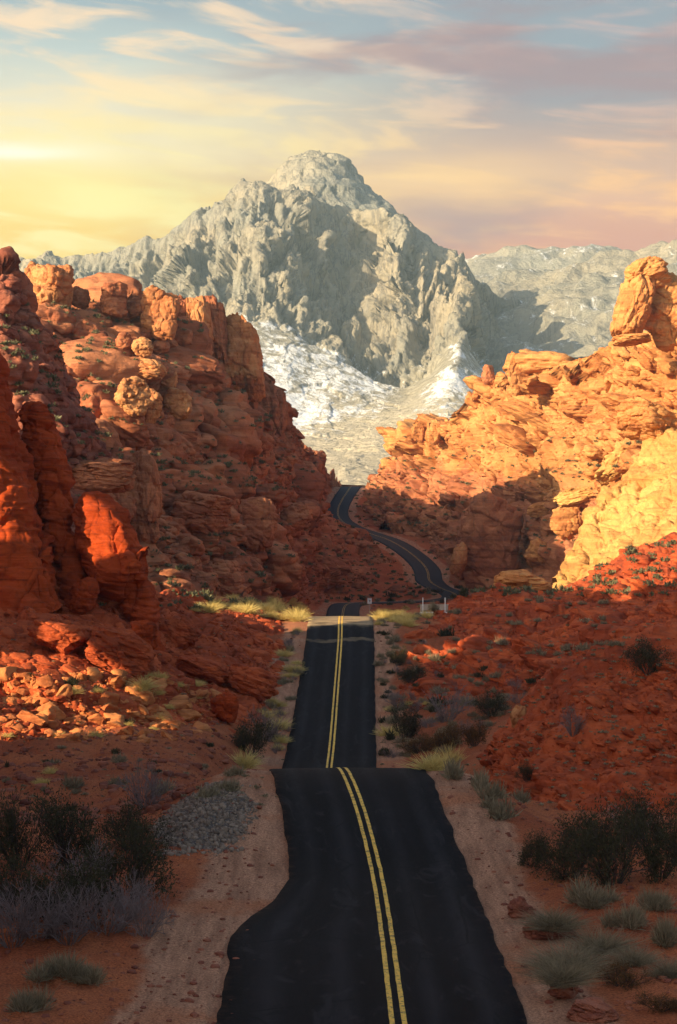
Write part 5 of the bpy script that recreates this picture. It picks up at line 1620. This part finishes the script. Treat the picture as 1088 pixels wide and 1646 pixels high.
# loose stones on the open ground
rs = np.random.RandomState(77)
zone = np.where((np.abs(XY[:, 0]) < 26) & (XY[:, 1] > 48) & (XY[:, 1] < 235) & (D > 3.9))[0]
idx = zone[rs.randint(0, len(zone), 14000)]
zone2 = np.where((XY[:, 0] < -5) & (XY[:, 0] > -32) & (XY[:, 1] > 92) & (XY[:, 1] < 175) & (D > 7))[0]
idx = np.concatenate([idx, zone2[rs.randint(0, len(zone2), 5000)]])
lib = rock_lib(3, 5)
Vs, Qs, Ts, off = [], [], [], 0
szs = 0.035 * (0.34 / 0.035) ** (rs.uniform(size=len(idx)) ** 4.0)
szs[14000:] *= 2.4
for k_ in range(5):
    LV, LQ, LT = lib[k_]
    ss = np.arange(k_, len(idx), 5)
    a_ = rs.uniform(0, 6.28, len(ss))
    x = LV[None, :, 0] * np.cos(a_)[:, None] - LV[None, :, 1] * np.sin(a_)[:, None]
    y = LV[None, :, 0] * np.sin(a_)[:, None] + LV[None, :, 1] * np.cos(a_)[:, None]
    P = np.stack([x, y, np.repeat(LV[None, :, 2], len(ss), 0) * 0.65], 2) * (szs[ss] * 0.5)[:, None, None] + GV[idx[ss]][:, None, :] + rs.uniform(-0.1, 0.1, (len(ss), 1, 3)) * np.array([1, 1, 0.0])
    Vs.append(P.reshape(-1, 3))
    Qs.append((LQ[None] + (off + np.arange(len(ss)) * len(LV))[:, None, None]).reshape(-1, 4))
    Ts.append(np.repeat(rs.uniform(0.2, 0.9, len(ss)), len(LV)))
    off += len(ss) * len(LV)
GRAVEL_SPOT = True
tag(mesh_obj('rubble', np.concatenate(Vs), np.concatenate(Qs), M_DARK, attrs={'tone': np.concatenate(Ts)}), 'loose dark red stones strewn over the open ground', 'rubble', kind='stuff')
gi = np.where(gravel + 0.25 * rs.uniform(-1, 1, len(gravel)) > 0.3)[0]
gi = gi[rs.randint(0, len(gi), 7000)]
Vs, Qs, Ts, off = [], [], [], 0
gs = 0.04 * (0.24 / 0.04) ** (rs.uniform(size=len(gi)) ** 2.2)
for k_ in range(5):
    LV, LQ, LT = lib[k_]
    ss = np.arange(k_, len(gi), 5)
    P = LV[None] * (gs[ss] * 0.5)[:, None, None] * rs.uniform(0.6, 1.3, (len(ss), 1, 3)) + GV[gi[ss]][:, None, :] + rs.uniform(-0.12, 0.12, (len(ss), 1, 3)) * np.array([1, 1, 0.2])
    Vs.append(P.reshape(-1, 3))
    Qs.append((LQ[None] + (off + np.arange(len(ss)) * len(LV))[:, None, None]).reshape(-1, 4))
    Ts.append(np.repeat(rs.uniform(0, 1, len(ss)), len(LV)))
    off += len(ss) * len(LV)
M_GRV = plant_mat('grey_gravel', (0.12, 0.082, 0.060), (0.34, 0.245, 0.175), 0.0)
tag(mesh_obj('gravel', np.concatenate(Vs), np.concatenate(Qs), M_GRV, attrs={'tone': np.concatenate(Ts)}), 'heap of loose grey gravel on the left shoulder', 'gravel', kind='stuff')
mark('scatter')

# ------------------------------------------------------------------ air
hm = bpy.data.materials.new('pale_air')
hm.use_nodes = True
t = NT(hm.node_tree)
pv = t.n('ShaderNodeVolumePrincipled')
pv.inputs['Color'].default_value = (0.66, 0.88, 0.97, 1)
pv.inputs['Density'].default_value = 0.00008
pv.inputs['Anisotropy'].default_value = 0.1
t.t.links.new(pv.outputs[0], t.n('ShaderNodeOutputMaterial').inputs['Volume'])
x0, x1, y0, y1, z0, z1 = -2600, 2600, -230, 4700, -70, 640
V = np.array([[x, y, z] for z in (z0, z1) for y in (y0, y1) for x in (x0, x1)], float)
Q = np.array([[0, 2, 3, 1], [4, 5, 7, 6], [0, 1, 5, 4], [2, 6, 7, 3], [0, 4, 6, 2], [1, 3, 7, 5]])
hz_ = mesh_obj('haze', V, Q, hm, smooth=False)
tag(hz_, kind='stuff')
mark('done')
